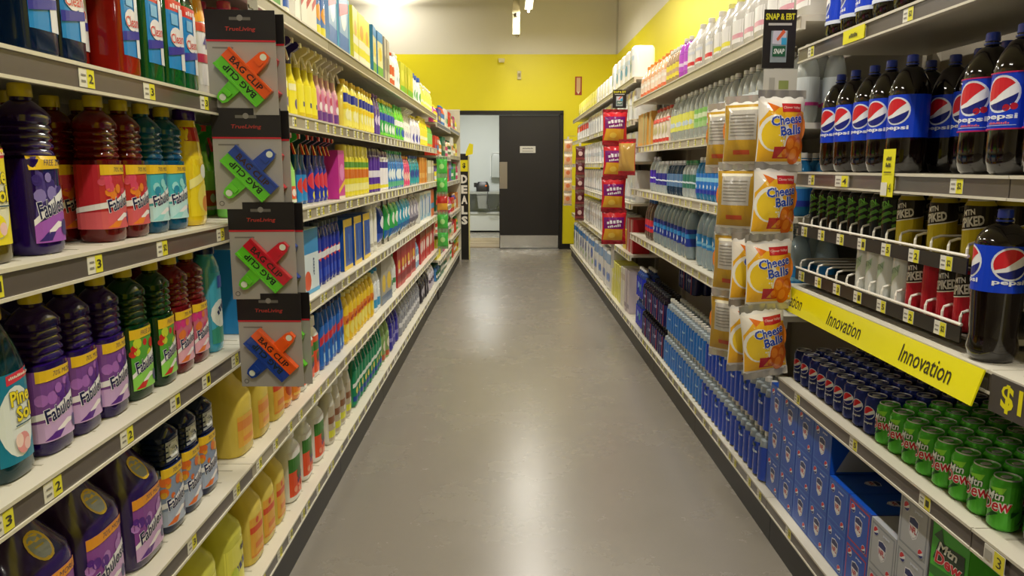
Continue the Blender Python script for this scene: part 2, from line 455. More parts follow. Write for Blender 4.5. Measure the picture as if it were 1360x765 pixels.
# ================================================================== KINDS OF PRODUCT
CAPY = plastic('#d9c21c', .3)
def cap_mb(r, z0, z1, mat, N=14, cy=0):
    m = MB(); zt = z1
    m.loft([(z0, r, r, 2, cy), (z0+.003, r*1.04, r*1.04, 2, cy), (zt-.002, r, r, 2, cy), (zt, r*.9, r*.9, 2, cy)], mat, N)
    return m
def bottle(name, w, d, h, body, cap, lab=None, n=2.6, sh=.62, neck=.018, caph=.022, N=20, full=False, grip=0, rings=0, cat='bottle', lower=None, capr=None, extra=None, waist=1.0, back=0):
    """bottle with rounded outline; lab = (z0, z1, width share, prims function)"""
    a, b = w/2, d/2; zc = h-caph; zs = sh*h; zn = zc-.006
    S = [(0, a*.86, b*.86, n), (.006, a*.96, b*.96, n), (.016, a, b, n)]
    if grip:                                            # ribbed waist above the label
        zg = grip*h; S.append((zg, a, b, n))
        k = 5; dz = (zs-zg)/k
        for i in range(k):
            S += [(zg+dz*(i+.2), a*.83, b*.85, n), (zg+dz*(i+.5), a*.93, b*.94, n), (zg+dz*(i+.75), a*.93, b*.94, n)]
        S.append((zs+.004, a*.93, b*.95, n))
    else:
        if waist < 1: S += [(zs*.55, a*waist, b*waist, n)]
        S.append((zs, a, b, n))
    for t in (.25, .5, .75, .92):
        k = math.cos(t*PI/2)**.9; nn = n+(2-n)*t
        S.append((zs+(zn-zs)*t, neck+(a*.94-neck)*k, neck+(b*.94-neck)*k, nn))
    S += [(zn, neck, neck, 2), (zc+.002, neck, neck, 2)]
    m = MB().loft(S, body, N)
    parts = [('body', m)]
    if cap is not None:
        cm = cap_mb(capr or neck*1.12, zc, h, cap, 14); parts.append(('cap', cm))
    if lab:
        z0, z1, ws, fn = lab
        W = Wrap(S); zm = (z0+z1)/2*h; hw = W.half(zm)*.9995 if full else min(a*ws, W.half(zm))
        lm = MB(); decal(lm, W, fn(hw, z0*h, z1*h))
        parts.append(('label', lm))
    if extra: parts += extra(S)
    return Kind(name, cat, parts, w, d, h)

# ---- print designs: functions of half width and the two heights
def plain(bg, blobs=()):
    """colour field with bands and spots given as shares of the label"""
    def fn(hw, z0, z1):
        H = z1-z0; P = [rect(-hw, z0, hw, z1, bg)]
        for q in blobs:
            k = q[0]
            if k == 'b': P.append(rect(-hw, z0+H*q[1], hw, z0+H*q[2], q[3]))
            elif k == 'd': P.append(disc(hw*q[1], z0+H*q[2], H*q[3], q[4]))
            elif k == 's': P.append(poly([(-hw, z0+H*q[1]), (hw, z0+H*q[2]), (hw, z0+H*q[3]), (-hw, z0+H*q[4])], q[5]))
            elif k == 'w': P += scrib(hw*q[1], z0+H*q[2], hw*q[3], H*q[4], q[5], q[6] if len(q) > 6 else 0)
            elif k == 'r': P.append(rect(hw*q[1], z0+H*q[2], hw*q[3], z0+H*q[4], q[5]))
            elif k == 't': P.append(text(q[1], hw*q[2], z0+H*q[3], hw*q[4], H*q[5], q[6], q[7] if len(q) > 7 else 0, q[8] if len(q) > 8 else 0, .02))
            elif k == 'o': P += outlined(q[1], hw*q[2], z0+H*q[3], hw*q[4], H*q[5], q[6], q[7], q[8] if len(q) > 8 else 0, q[9] if len(q) > 9 else 0)
        return P
    return fn
def fab(bg, fl1, fl2, base, banner='#e9c02a', btxt='70% MORE', front=.05):
    def fn(hw, z0, z1):
        H = z1-z0; c = min(hw, front); r = random.Random(bg)
        P = [rect(-hw, z0, hw, z1, bg)]
        for i in range(9):
            P.append(disc(r.uniform(-c, c*.8), z0+H*r.uniform(.5, .8), H*r.uniform(.05, .1), (fl1, fl2)[i % 2], n=9))
        P += [poly([(-c, z0+H*.84), (c, z0+H*.86), (c, z1), (-c, z1)], banner), text(btxt, c*.25, z0+H*.925, c*1.2, H*.07, '#3a2a58', .2),
              poly([(-hw, z0), (hw, z0), (hw, z0+H*.34), (c*.6, z0+H*.44), (-c*.2, z0+H*.3), (-hw, z0+H*.22)], base),
              poly([(-hw, z0+H*.2), (-c*.3, z0+H*.36), (c, z0+H*.56), (c, z0+H*.66), (-c*.3, z0+H*.46), (-hw, z0+H*.27)], '#efeef4'),
              poly([(-c*.4, z0+H*.06), (c*.2, z0+H*.16), (c*.9, z0+H*.2), (c*.2, z0+H*.24), (-c*.4, z0+H*.14)], '#f3eef6'),
              poly([(-c*.9, z0+H*.02), (-c*.3, z0+H*.02), (0, z0+H*.12), (-c*.5, z0+H*.12)], fl1)]
        P += outlined('Fabuloso', c*.02, z0+H*.42, c*1.75, H*.2, '#161c4e', '#f2f0f6', .15, .22, .05, .02)
        P += [disc(c*.62, z0+H*.16, H*.07, '#3c3a78', H*.1, 10)]
        return P
    return fn
def pine(bg, mid, flower):
    def fn(hw, z0, z1):
        H = z1-z0
        return [rect(-hw, z0, hw, z1, bg), disc(-hw*.1, z0+H*.45, hw*.85, mid, H*.4, 20),
                poly([(-hw*.5, z1-H*.13), (hw, z1-H*.08), (hw, z1+H*.02), (-hw*.5, z1-H*.02)], '#d8384a'), *scrib(hw*.2, z1-H*.05, hw*1.2, H*.035, '#f4e6d8', .04)] + \
               outlined('Pine', hw*.1, z0+H*.72, hw*1.05, H*.17, '#f2e02c', '#2c2a1c', 0, .05, .06, .03) + outlined('Sol', hw*.22, z0+H*.53, hw*.85, H*.17, '#f2e02c', '#2c2a1c', 0, .05, .06, .03) + \
               [rect(-hw*.3, z0+H*.4, hw*.7, z0+H*.415, '#38566a'), disc(0, z0+H*.2, hw*.36, flower, H*.12), disc(-hw*.2, z0+H*.24, hw*.2, '#f6d9d2', H*.08), disc(hw*.2, z0+H*.17, hw*.18, '#f0c8c8', H*.07)]
    return fn
def clean(hw, z0, z1):
    H = z1-z0
    return [rect(-hw, z0, hw, z1, '#2486cf'), rect(-hw, z1-H*.16, hw, z1, '#d23030'), *scrib(0, z1-H*.08, hw*1.3, H*.08, '#f3dede'),
            poly([(-hw*.6, z1-H*.2), (hw*.2, z1-H*.2), (hw*.2, z1-H*.36), (-hw*.6, z1-H*.36)], '#7fb9e4'), disc(-hw*.05, z0+H*.47, hw*.75, '#e9e6ea', H*.14),
            rect(hw*.35, z0, hw, z0+H*.9, '#dfe1ea')] + outlined('Clean', 0, z0+H*.45, hw*1.5, H*.14, '#d2454a', '#f6f0f0', 0, .1) + \
           [poly([(-hw, z0+H*.3), (hw, z0+H*.36), (hw, z0+H*.26), (-hw, z0+H*.18)], '#3a3aa0')]
def globe(u, v, r, n=24):
    P = [disc(u, v, r*1.09, '#dfe6f4', n=n), disc(u, v, r, '#f2f2f4', n=n)]
    A = lambda t: (u+r*.96*math.cos(t), v+r*.96*math.sin(t))
    red = [A(math.radians(t)) for t in range(205, 28, -12)] + [(u+r*.45, v+r*.36), (u+r*.1, v+r*.1), (u-r*.3, v-r*.22)]
    blu = [A(math.radians(t)) for t in range(218, 372, 12)] + [(u+r*.7, v-r*.12), (u+r*.3, v-r*.3), (u-r*.2, v-r*.5)]
    return P + [poly(red, '#d5222e'), poly(blu, '#17247e')]
def pepsi(cherry=False, turns=(0.,), gs=.3, th=.12):
    def fn(hw, z0, z1):
        H = z1-z0; P = [rect(-hw, z0, hw, z1, '#0d3fd0')]
        for t in turns:
            u = hw*t
            P += globe(u, z0+H*.62, H*gs)
            if cherry: P += [disc(u+H*.12, z0+H*.38, H*.06, '#b3152c'), disc(u+H*.24, z0+H*.4, H*.06, '#c21a34'), *scrib(u, z0+H*.12, H*.4, H*.045, '#e06a7c'), rect(u-H*.3, z0+H*.07, u+H*.3, z0+H*.085, '#9fb7ee')]
            P.append(text('pepsi', u, z0+H*.22, H*.62, H*th, '#eef2fa', 0, 0, .03))
        if cherry: P += [rect(-hw, z0, hw, z0+H*.025, '#c01e58'), rect(-hw, z1-H*.025, hw, z1, '#c01e58')]
        return P
    return fn
def water(bg, band='#e9eef6', txt=None):
    def fn(hw, z0, z1):
        H = z1-z0; P = [rect(-hw, z0, hw, z1, bg), poly([(-hw, z0+H*.2), (0, z0+H*.38), (hw, z0+H*.2), (hw, z0+H*.3), (0, z0+H*.5), (-hw, z0+H*.3)], band)]
        if txt: P.append(text(txt, 0, z0+H*.72, H*.8, H*.22, '#f2f4fa', 0, 0, .03))
        return P
    return fn

# ---- floor cleaner bottles
FW = dict(w=.098, d=.078, h=.305, n=3.2, sh=.80, neck=.017, caph=.024, N=24, grip=.56, full=True)
fab_purple = bottle('cleaner_bottle', body=juice('#2a0f66', .35), cap=CAPY, lab=(.09, .53, 1, fab('#7c4a9c', '#5a2a90', '#a86cc4', '#c9a8dc')), **FW)
fab_purple_free = bottle('cleaner_bottle', body=juice('#2a0f66', .35), cap=CAPY, lab=(.07, .58, .9, fab('#4a3a86', '#3c2a7a', '#8a7cc0', '#a35cc0', btxt='FREE 20%')), **{**FW, 'full': False})
fab_red = bottle('cleaner_bottle', body=juice('#6a1214', .35), cap=CAPY, lab=(.09, .53, 1, fab('#c22a36', '#e8852a', '#d64a6a', '#d8606a')), **FW)
fab_blue = bottle('cleaner_bottle', body=juice('#0a5a86', .35), cap=CAPY, lab=(.09, .53, 1, fab('#4ab4c8', '#9adbe4', '#2c8ab0', '#bfe6ee')), **FW)
fab_green = bottle('cleaner_bottle', body=juice('#0c3a1c', .35), cap=CAPY, lab=(.08, .54, .92, fab('#5aa83c', '#c8302a', '#c8d83a', '#8fd45a', btxt='FREE 20%')), **{**FW, 'full': False})
fab_pink = bottle('cleaner_bottle', body=juice('#74121a', .35), cap=CAPY, lab=(.09, .53, .95, fab('#c86a86', '#e07a3a', '#d23a86', '#e2a8c0')), **{**FW, 'full': False})
def neck_tag(S):
    m = MB(); decal(m, Wrap(S), [rect(-.03, .185, .03, .235, '#b9bfc8'), disc(0, .21, .022, '#e8ebf0'), *scrib(0, .21, .03, .012, '#2a3a78', .2)], .0015)
    return [('neck_tag', m)]
fab_navy = bottle('cleaner_bottle', body=juice('#0b1c4c', .3), cap=CAPY, lab=(.07, .56, 1, fab('#8898b8', '#e0702a', '#d8a02a', '#a8b4d0')), extra=neck_tag, **FW)
PW = dict(w=.105, d=.075, h=.30, n=2.8, sh=.62, neck=.019, caph=.026, N=24)
pine_yellow = bottle('cleaner_bottle', body=juice('#6a5c1c', .4), cap=CAPY, lab=(.10, .62, .92, pine('#e9d92c', '#e6e4c8', '#f2e228')), **PW)
pine_teal = bottle('cleaner_bottle', body=juice('#0b3a44', .3), cap=CAPY, lab=(.10, .62, .92, pine('#1d7fa0', '#e6eef0', '#e79a9c')), **PW)
CW = dict(w=.092, d=.085, h=.31, n=5, sh=.72, neck=.02, caph=.026, N=28)
clean_navy = bottle('cleaner_bottle', body=juice('#0d2546', .35), cap=plastic('#e8e8e8'), lab=(.16, .70, .85, clean), **CW)
clean_red = bottle('cleaner_bottle', body=juice('#b02418', .45), cap=plastic('#e8e8e8'), lab=(.16, .70, .85, clean), **CW)
clean_green = bottle('cleaner_bottle', body=juice('#0b6a34', .45), cap=plastic('#e8e8e8'), lab=(.16, .70, .85, clean), **CW)
soft_yellow = bottle('softener_bottle', .12, .075, .31, plastic('#e8c818', .25), plastic('#3a1c78'), (.08, .6, .95, plain('#efd52a', [('d', .1, .3, .24, '#f2e26a'), ('d', .2, .2, .14, '#e08a2a'), ('s', .45, .75, .9, .6, '#f6ec98'), ('d', .1, .75, .12, '#f2f2f2')])), n=2.2, sh=.55, neck=.026, caph=.03,
                     extra=lambda S: [('neck_band', decal(MB(), Wrap(S), [rect(-.05, .225, .05, .262, '#b3202c')]))])
soft_blue = bottle('softener_bottle', .085, .07, .31, plastic('#3a9ec8', .25), plastic('#1c2a5a'), (.08, .74, .95, plain('#4ab0d6', [('s', 0, 0, .35, .2, '#3f9a88'), ('d', .0, .42, .2, '#eaf2f6'), ('w', 0, .5, 1.3, .10, '#1b2a6a', .6), ('r', -.3, .78, .5, .95, '#2748a8')])), n=2.4, sh=.78, neck=.024, caph=.028)

# ---- jugs with a handle
def jug(name, w, d, h, body, cap, lab, emblem=None, N=24, n=3.4, capr=.02):
    a, b = w/2, d/2
    S = [(0, a*.92, b*.92, n), (.01, a, b, n), (.56*h, a, b, n), (.63*h, a*.97, b*.93, n, .01*d), (.76*h, a*.74, b*.62, 2.8, .08*d), (.86*h, a*.45, b*.42, 2.4, .06*d), (.91*h, .02, .02, 2, .04*d), (h-.024, .019, .019, 2, .04*d)]
    parts = [('body', MB().loft(S, body, N)), ('cap', cap_mb(capr, h-.026, h, cap, 16, .04*d))]
    hm = MB().tube([(0, .06*d+.012, .90*h), (0, b*.62, .915*h), (0, b*.93, .86*h), (0, b*.98, .74*h), (0, b*.86, .60*h)], .012, body, 8)
    parts.append(('handle', hm))
    if lab:
        z0, z1, ws, fn = lab; W = Wrap(S); hw = a*ws
        parts.append(('label', decal(MB(), W, fn(hw, z0*h, z1*h))))
    if emblem:
        e = MB(); decal(e, Wrap(S, .008), [disc(0, .70*h, .026, '#d9b72c', n=18), disc(0, .70*h, .021, '#8f9ab0', n=18), rect(-.011, .695*h, .011, .703*h, '#c9b24a')], .0012)
        parts.append(('seal', e))
    return Kind(name, 'jug', parts, w, d, h)
jug_purple = jug('cleaner_jug', .168, .15, .318, plastic('#2c1a54', .2), CAPY, (.07, .53, .8, fab('#8c4aa0', '#5a2a90', '#b07cc8', '#caa4d8', banner='#e89a2a', front=.07)), True)
jug_red = jug('cleaner_jug', .168, .15, .318, plastic('#4a1216', .2), CAPY, (.07, .53, .8, fab('#b02a36', '#e8852a', '#d64a6a', '#d8606a', front=.07)), True)
TRY = M('#eed664', .25, trans=.2, ior=1.3)
jug_lime = jug('cleaner_jug', .17, .15, .318, M('#dfdc58', .25, trans=.2, ior=1.3), plastic('#e8e6da'), (.06, .5, .85, plain('#e8e45a', [('w', .05, .42, 1.3, .2, '#23307c', .3), ('r', .3, .75, .8, .86, '#3a3a3a'), ('d', -.4, .3, .2, '#c8d83a')])))
jug_amber = jug('cleaner_jug', .128, .12, .318, TRY, plastic('#e6e2d2'), (.08, .5, .8, plain('#e3a83c', [('b', .62, .78, '#d8512a'), ('d', -.2, .9, .08, '#d8512a'), ('r', -.6, .2, .6, .34, '#dd7d34'), ('b', .0, .05, '#d98a34')])))
jug_yellow = jug('cleaner_jug', .15, .15, .31, M('#ead05a', .25, trans=.2, ior=1.3), plastic('#e6e2d2'), (.1, .42, .75, plain('#e0aa3e', [('b', .55, .85, '#dd8a3a'), ('r', -.6, .15, .6, .3, '#dd8a3a')])))
bottle_orange = bottle('cleaner_bottle', .09, .075, .26, plastic('#e08a2a'), plastic('#e8e2d0'), (.08, .5, .9, plain('#e8872c', [('d', 0, .5, .3, '#b84a1c'), ('b', .0, .1, '#f0c060')])))
oxy = bottle('bleach_bottle', .135, .10, .30, plastic('#e6e6e2', .25), plastic('#f4f4f2'), (.08, .68, .97, plain('#e8552c', [('b', .55, .86, '#3c7d2c'), ('b', .86, 1, '#e9e9e4'), ('d', .1, .46, .14, '#4a6a28'), ('w', .2, .36, 1.0, .16, '#5a3a78', .35), ('d', -.5, .15, .07, '#f0a080'), ('d', 0, .1, .06, '#f0a080'), ('d', .5, .18, .07, '#f0a080')])), n=3, sh=.68, neck=.03, caph=.05, capr=.036)
oxy_s = bottle('bleach_bottle', .10, .08, .27, plastic('#e6e6e2', .25), plastic('#f4f4f2'), (.08, .68, .97, plain('#e8552c', [('b', .6, .84, '#3c7d2c'), ('d', .1, .42, .14, '#4a6a28'), ('w', .2, .36, 1.0, .15, '#5a3a78', .35)])), n=3, sh=.68, neck=.024, caph=.045, capr=.03)

# ---- spray bottles
def spray(w, d, h, body, head, lab, n=2.2, sh=.5, name='spray_bottle', accent=None):
    a, b = w/2, d/2; hb = h*.76; zs = sh*h
    S = [(0, a*.88, b*.88, n), (.01, a, b, n), (zs*.6, a*.97, b*.97, n), (zs, a*.92, b*.92, n), (zs+(hb-zs)*.45, a*.6, b*.6, n), (zs+(hb-zs)*.8, .017, .017, 2), (hb, .015, .015, 2)]
    parts = [('body', MB().loft(S, body, 16))]
    t = MB(); t.cyl(.018, hb-.012, hb+.012, head, 10)
    f = lambda u, v, k: (k, u, v+hb)
    t.prism([(.018, .012), (.03, .05), (.02, h-hb), (-.045, h-hb), (-.055, h-hb-.012), (-.05, h-hb-.024), (-.02, .028), (-.016, .012)], f, -.012, .012, head)
    t.prism([(-.022, .034), (-.03, .03), (-.042, -.012), (-.034, -.014)], f, -.007, .007, accent or head)
    t.prism([(-.045, h-hb-.004), (-.06, h-hb-.004), (-.06, h-hb-.022), (-.05, h-hb-.022)], f, -.009, .009, accent or head)
    parts.append(('trigger_head', t))
    z0, z1, ws, fn = lab
    parts.append(('label', decal(MB(), Wrap(S), fn(a*ws, z0*h, z1*h))))
    return Kind(name, 'bottle', parts, w, max(d, .105), h)
def aerosol(r, h, body, cap, fn, name='spray_can', capk=.14):
    hb = h*(1-capk)
    S = [(0, r*.94, r*.94), (.004, r, r), (hb*.94, r, r), (hb*.98, r*.85, r*.85), (hb, r*.78, r*.78)]
    return Kind(name, 'can', [('body', MB().loft(S, body, 16)), ('cap', MB().loft([(hb-.004, r*.86, r*.86), (h-.008, r*.84, r*.84), (h, r*.7, r*.7)], cap, 14)),
                              ('label', decal(MB(), Wrap(S), fn(PI*r*.999, .008, hb*.93)))], 2*r, 2*r, h)
def carton(w, d, h, col, front, side=None, top=None, name='carton', cat='box', flap=True, mf=ink):
    m = MB(); e = .002
    m.box(-w/2, w/2, -d/2, d/2, 0, h, M(col, .38))
    decal(m, Flat((0, -d/2, 0), (1, 0, 0), (0, 0, 1)), front(w/2, 0, h), .0004, .0003)
    if side:
        decal(m, Flat((w/2, 0, 0), (0, 1, 0), (0, 0, 1)), side(d/2, 0, h), .0004, .0003); decal(m, Flat((-w/2, 0, 0), (0, -1, 0), (0, 0, 1)), side(d/2, 0, h), .0004, .0003)
    if top: decal(m, Flat((0, 0, h), (1, 0, 0), (0, 1, 0)), top(w/2, -d/2, d/2), .0004, .0003)
    parts = [('carton_body', m)]
    if flap:                                              # closing flap with a raised edge
        parts.append(('flap', MB().box(-w/2+.002, w/2-.002, -d/2+.001, d/2-.02, h, h+.0015, M(col, .42))))
    return Kind(name, cat, parts, w, d, h)
def bag(w, h, t, front, back, bg='#e8e2d8', edge='#cfcac2', name='snack_bag', cat='bag', crimp=.022):
    m = MB(); mt = film(bg); nu, nv = 20, 24
    for side in (-1, 1):
        P = Pillow(w, h, t, side); v = []; f = []
        for j in range(nv+1):
            for i in range(nu+1): v.append(P.at(-w/2+w*i/nu, h*j/nv, 0))
        for j in range(nv):
            for i in range(nu):
                o = j*(nu+1)+i; f.append((o, o+1, o+nu+2, o+nu+1))
        m.add(v, f, mt)
    parts = [('pouch', m)]
    for nm, s_, fn in (('front_print', -1, front), ('back_print', 1, back)):
        if fn: parts.append((nm, decal(MB(), Pillow(w, h, t, s_), fn(w*.485, h*.05, h*.95), .0012, .0007, film)))
    K = 12
    for z0, z1 in ((-crimp, .006), (h-.006, h+crimp)):
        v = []; f = []; c = MB()
        for i in range(K+1):
            x = -w/2+w*i/K; y = .004*math.sin(i*1.9)
            for yy in (-.0015, .0015): v += [(x, y+yy, z0), (x, y*.3+yy, z1)]
        for i in range(K):
            o = i*4; f += [(o, o+4, o+5, o+1), (o+3, o+7, o+6, o+2), (o+1, o+5, o+7, o+3), (o, o+2, o+6, o+4)]
        c.add(v, f, M(edge, .25, metal=.6))
        parts.append(('crimped_seam', c))
    return Kind(name, cat, parts, w, t, h)
def can(r, h, body, fn, name='drink_can', lidm=None, N=18):
    S = [(0, r*.78, r*.78), (.007, r*.97, r*.97), (.011, r, r), (h-.014, r, r), (h-.005, r*.84, r*.84), (h-.002, r*.82, r*.82)]
    m = MB().loft(S, body, N)
    decal(m, Wrap(S, .0075), fn(PI*r*.999, .008, h-.014), .0004, .0002, lambda c: M(c, .25, metal=.25))
    l = MB(); al = lidm or M('#d9d7d2', .42, metal=.75)
    l.loft([(h-.003, r*.83, r*.83), (h, r*.83, r*.83), (h, r*.78, r*.78), (h-.004, r*.75, r*.75)], al, N)
    l.loft([(h-.0035, r*.3, r*.42, 2, -r*.1), (h-.001, r*.26, r*.38, 2, -r*.1)], al, 8)
    return Kind(name, 'can', [('body', m), ('lid', l)], 2*r, 2*r, h)

# ---- drinks
COLA = M('#0d0504', .07, coat=.7); BLUECAP = plastic('#1c3cae', .3)
def big_bottle(name, r, h, body, cap, z0, z1, fn, N=22, petal=True, neck=.0135, lower=1.0):
    S = [(0, r*.70, r*.70), (.008, r*.86, r*.86), (.03, r*.98, r*.98), (.06, r*lower, r*lower), (z0*h, r, r), (z1*h, r, r)]
    zt = h-.03
    for t, k in ((.15, .985), (.35, .90), (.55, .74), (.75, .52), (.9, .32)): S.append((z1*h+(zt-z1*h)*t, neck+(r-neck)*k, neck+(r-neck)*k))
    S += [(zt, neck, neck), (h-.016, neck, neck)]
    m = MB().loft(S, body, N)
    if petal:                                            # petaloid foot lobes
        for i in range(5):
            t = 2*PI*i/5+.3; m.loft([(0, r*.16, r*.16, 2, r*.58*math.sin(t), r*.58*math.cos(t)), (.02, r*.3, r*.3, 2, r*.64*math.sin(t), r*.64*math.cos(t)), (.05, r*.22, r*.22, 2, r*.72*math.sin(t), r*.72*math.cos(t))], body, 10)
    c = MB().loft([(h-.02, neck*1.18, neck*1.18), (h-.002, neck*1.14, neck*1.14), (h, neck, neck)], cap, 16)
    c.loft([(h-.028, neck*1.3, neck*1.3), (h-.024, neck*1.3, neck*1.3)], cap, 14)
    return Kind(name, 'bottle', [('body', m), ('cap', c), ('label', decal(MB(), Wrap(S), fn(PI*r*.999, z0*h, z1*h)))], 2*r, 2*r, h)
cola_2l = big_bottle('cola_bottle', .054, .33, COLA, BLUECAP, .30, .66, pepsi(turns=(.13, -.84)))
cola_cherry = big_bottle('cola_bottle', .054, .33, COLA, BLUECAP, .30, .68, pepsi(True, turns=(.10, -.86)))
cola_20 = big_bottle('cola_bottle', .040, .27, COLA, BLUECAP, .50, .75, pepsi(turns=(-.42, .12, .7), gs=.34, th=.13), lower=.94, neck=.0135)
cola_tall = big_bottle('cola_bottle', .054, .345, COLA, BLUECAP, .47, .77, pepsi(turns=(-.12, .44), gs=.33, th=.13), lower=.9)
cola_wrap = big_bottle('cola_bottle', .054, .33, COLA, BLUECAP, .17, .52, lambda hw, z0, z1: pepsi(turns=(-.12, .55))(hw, z0, z1) + [rect(-hw, z0, hw, z0+.012, '#d8e0f0')])
def can_blue(hw, z0, z1):
    return [rect(-hw, z0, hw, z1, '#12246e')] + globe(hw*.12, z0+(z1-z0)*.62, .019, 14) + [text('pepsi', hw*.12, z0+(z1-z0)*.3, .03, .009, '#e8ecf6', 0, PI/2*0, .03)] + globe(-hw*.8, z0+(z1-z0)*.62, .017, 10)
def can_dew(hw, z0, z1):
    H = z1-z0; P = [rect(-hw, z0, hw, z1, '#4cae2c')]
    for t in (-.75, .0, .7):
        P += [poly([(hw*t-.02, z0+H*.1), (hw*t+.02, z0+H*.34), (hw*t+.006, z0+H*.36)], '#1c5a20'), poly([(hw*t-.006, z0+H*.9), (hw*t+.02, z0+H*.72), (hw*t+.03, z0+H*.96)], '#8fd83c'), poly([(hw*t-.03, z0+H*.28), (hw*t-.012, z0+H*.44), (hw*t-.03, z0+H*.42)], '#1c5a20')]
        P += outlined('Mtn', .008, z0+H*.74, .038, .02, '#e9efe6', '#1c4a22', .25, .1, .06, .015) + outlined('Dew', .012, z0+H*.53, .062, .03, '#cc1f2e', '#f2efe8', .2, .1, .06, .012)
    return P
can_cola = can(.033, .122, M('#12246e', .25, metal=.3), can_blue)
can_green = can(.033, .122, M('#4cae2c', .25, metal=.3), can_dew)
def can_tall(bg, top, txt, tc, line='#e8e4d8'):
    def fn(hw, z0, z1):
        H = z1-z0
        P = [rect(-hw, z0, hw, z1, bg), poly([(-hw, z0+H*.5), (0, z0+H*.58), (hw, z0+H*.72), (hw, z1), (-hw, z1)], top), poly([(-hw, z0+H*.48), (0, z0+H*.56), (hw, z0+H*.70), (hw, z0+H*.72), (0, z0+H*.58), (-hw, z0+H*.5)], line)]
        P += [text(txt, .016, z0+H*.72, .058, .024, tc, .1, .2, .04), text('MTN', .01, z0+H*.88, .03, .014, tc, .1, .2, .03), text(txt, -hw*.7, z0+H*.66, .05, .022, tc, .1, .25, .04)]
        return P
    return fn
can_black = can(.0335, .158, M('#16180f', .3), lambda hw, z0, z1: [rect(-hw, z0, hw, z1, '#14160f')] + [poly([(u-.03, z0+.05+k*.02), (u+.03, z0+.075+k*.02), (u+.02, z0+.082+k*.02), (u-.03, z0+.062+k*.02)], '#4e7d2a') for u in (-.06, 0, .06) for k in (0, 1, 2)] + [text('MTN', 0, z0+.12, .04, .016, '#6aa83a', .1, .2, .04)])
can_yellow = can(.0335, .158, M('#c8b41e', .3), can_tall('#c9b31c', '#2a2318', 'SPIKED', '#d6cfba'))
can_red = can(.0335, .158, M('#b01828', .3), can_tall('#b81a2c', '#26201c', 'SPIKED', '#d8d2c6'))
can_redp = can(.0335, .158, M('#b01828', .3), lambda hw, z0, z1: [rect(-hw, z0, hw, z1, '#b4182a')])
can_white = can(.0335, .158, M('#d8dcd6', .3), lambda hw, z0, z1: [rect(-hw, z0, hw, z1, '#dfe2dc')] + [poly([(u-.02, z0+.05), (u+.016, z0+.09), (u+.02, z0+.12), (u-.01, z0+.1)], '#b9cfae') for u in (-.06, 0, .06)] + [text('MTN', 0, z0+.1, .034, .016, '#8fa88a', .1, .3, .03)])
def nfl(hw, z0, z1, s=1):
    H = z1-z0; c = z0+H*.5; k = H*.17*s
    sh = lambda q: [(-k*.8*q, c+k*.9*q), (-k*.4*q, c+k*1.0*q), (0, c+k*1.12*q), (k*.4*q, c+k*1.0*q), (k*.8*q, c+k*.9*q), (k*.85*q, c), (k*.6*q, c-k*.8*q), (0, c-k*1.2*q), (-k*.6*q, c-k*.8*q), (-k*.85*q, c)]
    return [poly(sh(1.12), '#e9e9ee'), poly(sh(1), '#1c2a6c'), poly([(-k*.82, c+k*.3), (k*.82, c+k*.3), (k*.58, c-k*.78), (0, c-k*1.15), (-k*.58, c-k*.78)], '#e9e9ee'), text('NFL', 0, c-k*.2, k*1.2, k*.7, '#b3202e', 0, 0, .05)]
def box_front(bg, frame, g=True):
    def fn(hw, z0, z1):
        H = z1-z0
        P = [rect(-hw, z0, hw, z1, bg), rect(-hw*.9, z0+H*.05, hw*.9, z1-H*.05, frame), rect(-hw*.82, z0+H*.09, hw*.82, z1-H*.09, bg)] + nfl(hw, z0, z1)
        P += globe(-hw*.55, z1-H*.2, H*.09, 12) + globe(hw*.6, z0+H*.16, H*.08, 12) + [text('pepsi', hw*.3, z1-H*.16, hw*.5, H*.06, '#dfe6f6', 0, 0, .03)]
        return P
    return fn
def box_side(bg):
    def fn(hw, z0, z1):
        H = z1-z0
        return [rect(-hw, z0, hw, z1, bg), poly([(-hw*.9, z0+H*.06), (hw*.1, z0+H*.06), (hw*.35, z1-H*.06), (-hw*.55, z1-H*.06)], '#a9adb4'), rect(-hw*.5, z0+H*.78, hw*.1, z0+H*.86, '#2a3a80')] + \
               [p if p[0] == 't' else p for p in nfl(hw*.5, z0, z1, 1.5)] + globe(hw*.62, z0+H*.5, H*.3, 18)
    return fn
def box_top(bg):
    def fn(hw, v0, v1):
        L = v1-v0
        return [rect(-hw, v0, hw, v1, bg)] + globe(0, v0+L*.62, hw*.42, 16) + nfl(hw*.5, v0+L*.12, v0+L*.42)
    return fn
BXW, BXH, BXD = .141, .147, .40
box_blue = carton(BXW, BXD, BXH, '#1752be', box_front('#1752be', '#3a70c8'), box_side('#1752be'), box_top('#1752be'), 'soda_carton', flap=False)
box_rim = carton(BXW, BXD, BXH, '#b02a48', box_front('#1752be', '#b02a48'), box_side('#1752be'), box_top('#1752be'), 'soda_carton', flap=False)
box_white = carton(BXW, BXD, BXH*.995, '#b4b7bd', box_front('#b4b7bd', '#8c929c'), box_side('#b4b7bd'), box_top('#b4b7bd'), 'soda_carton', flap=False)
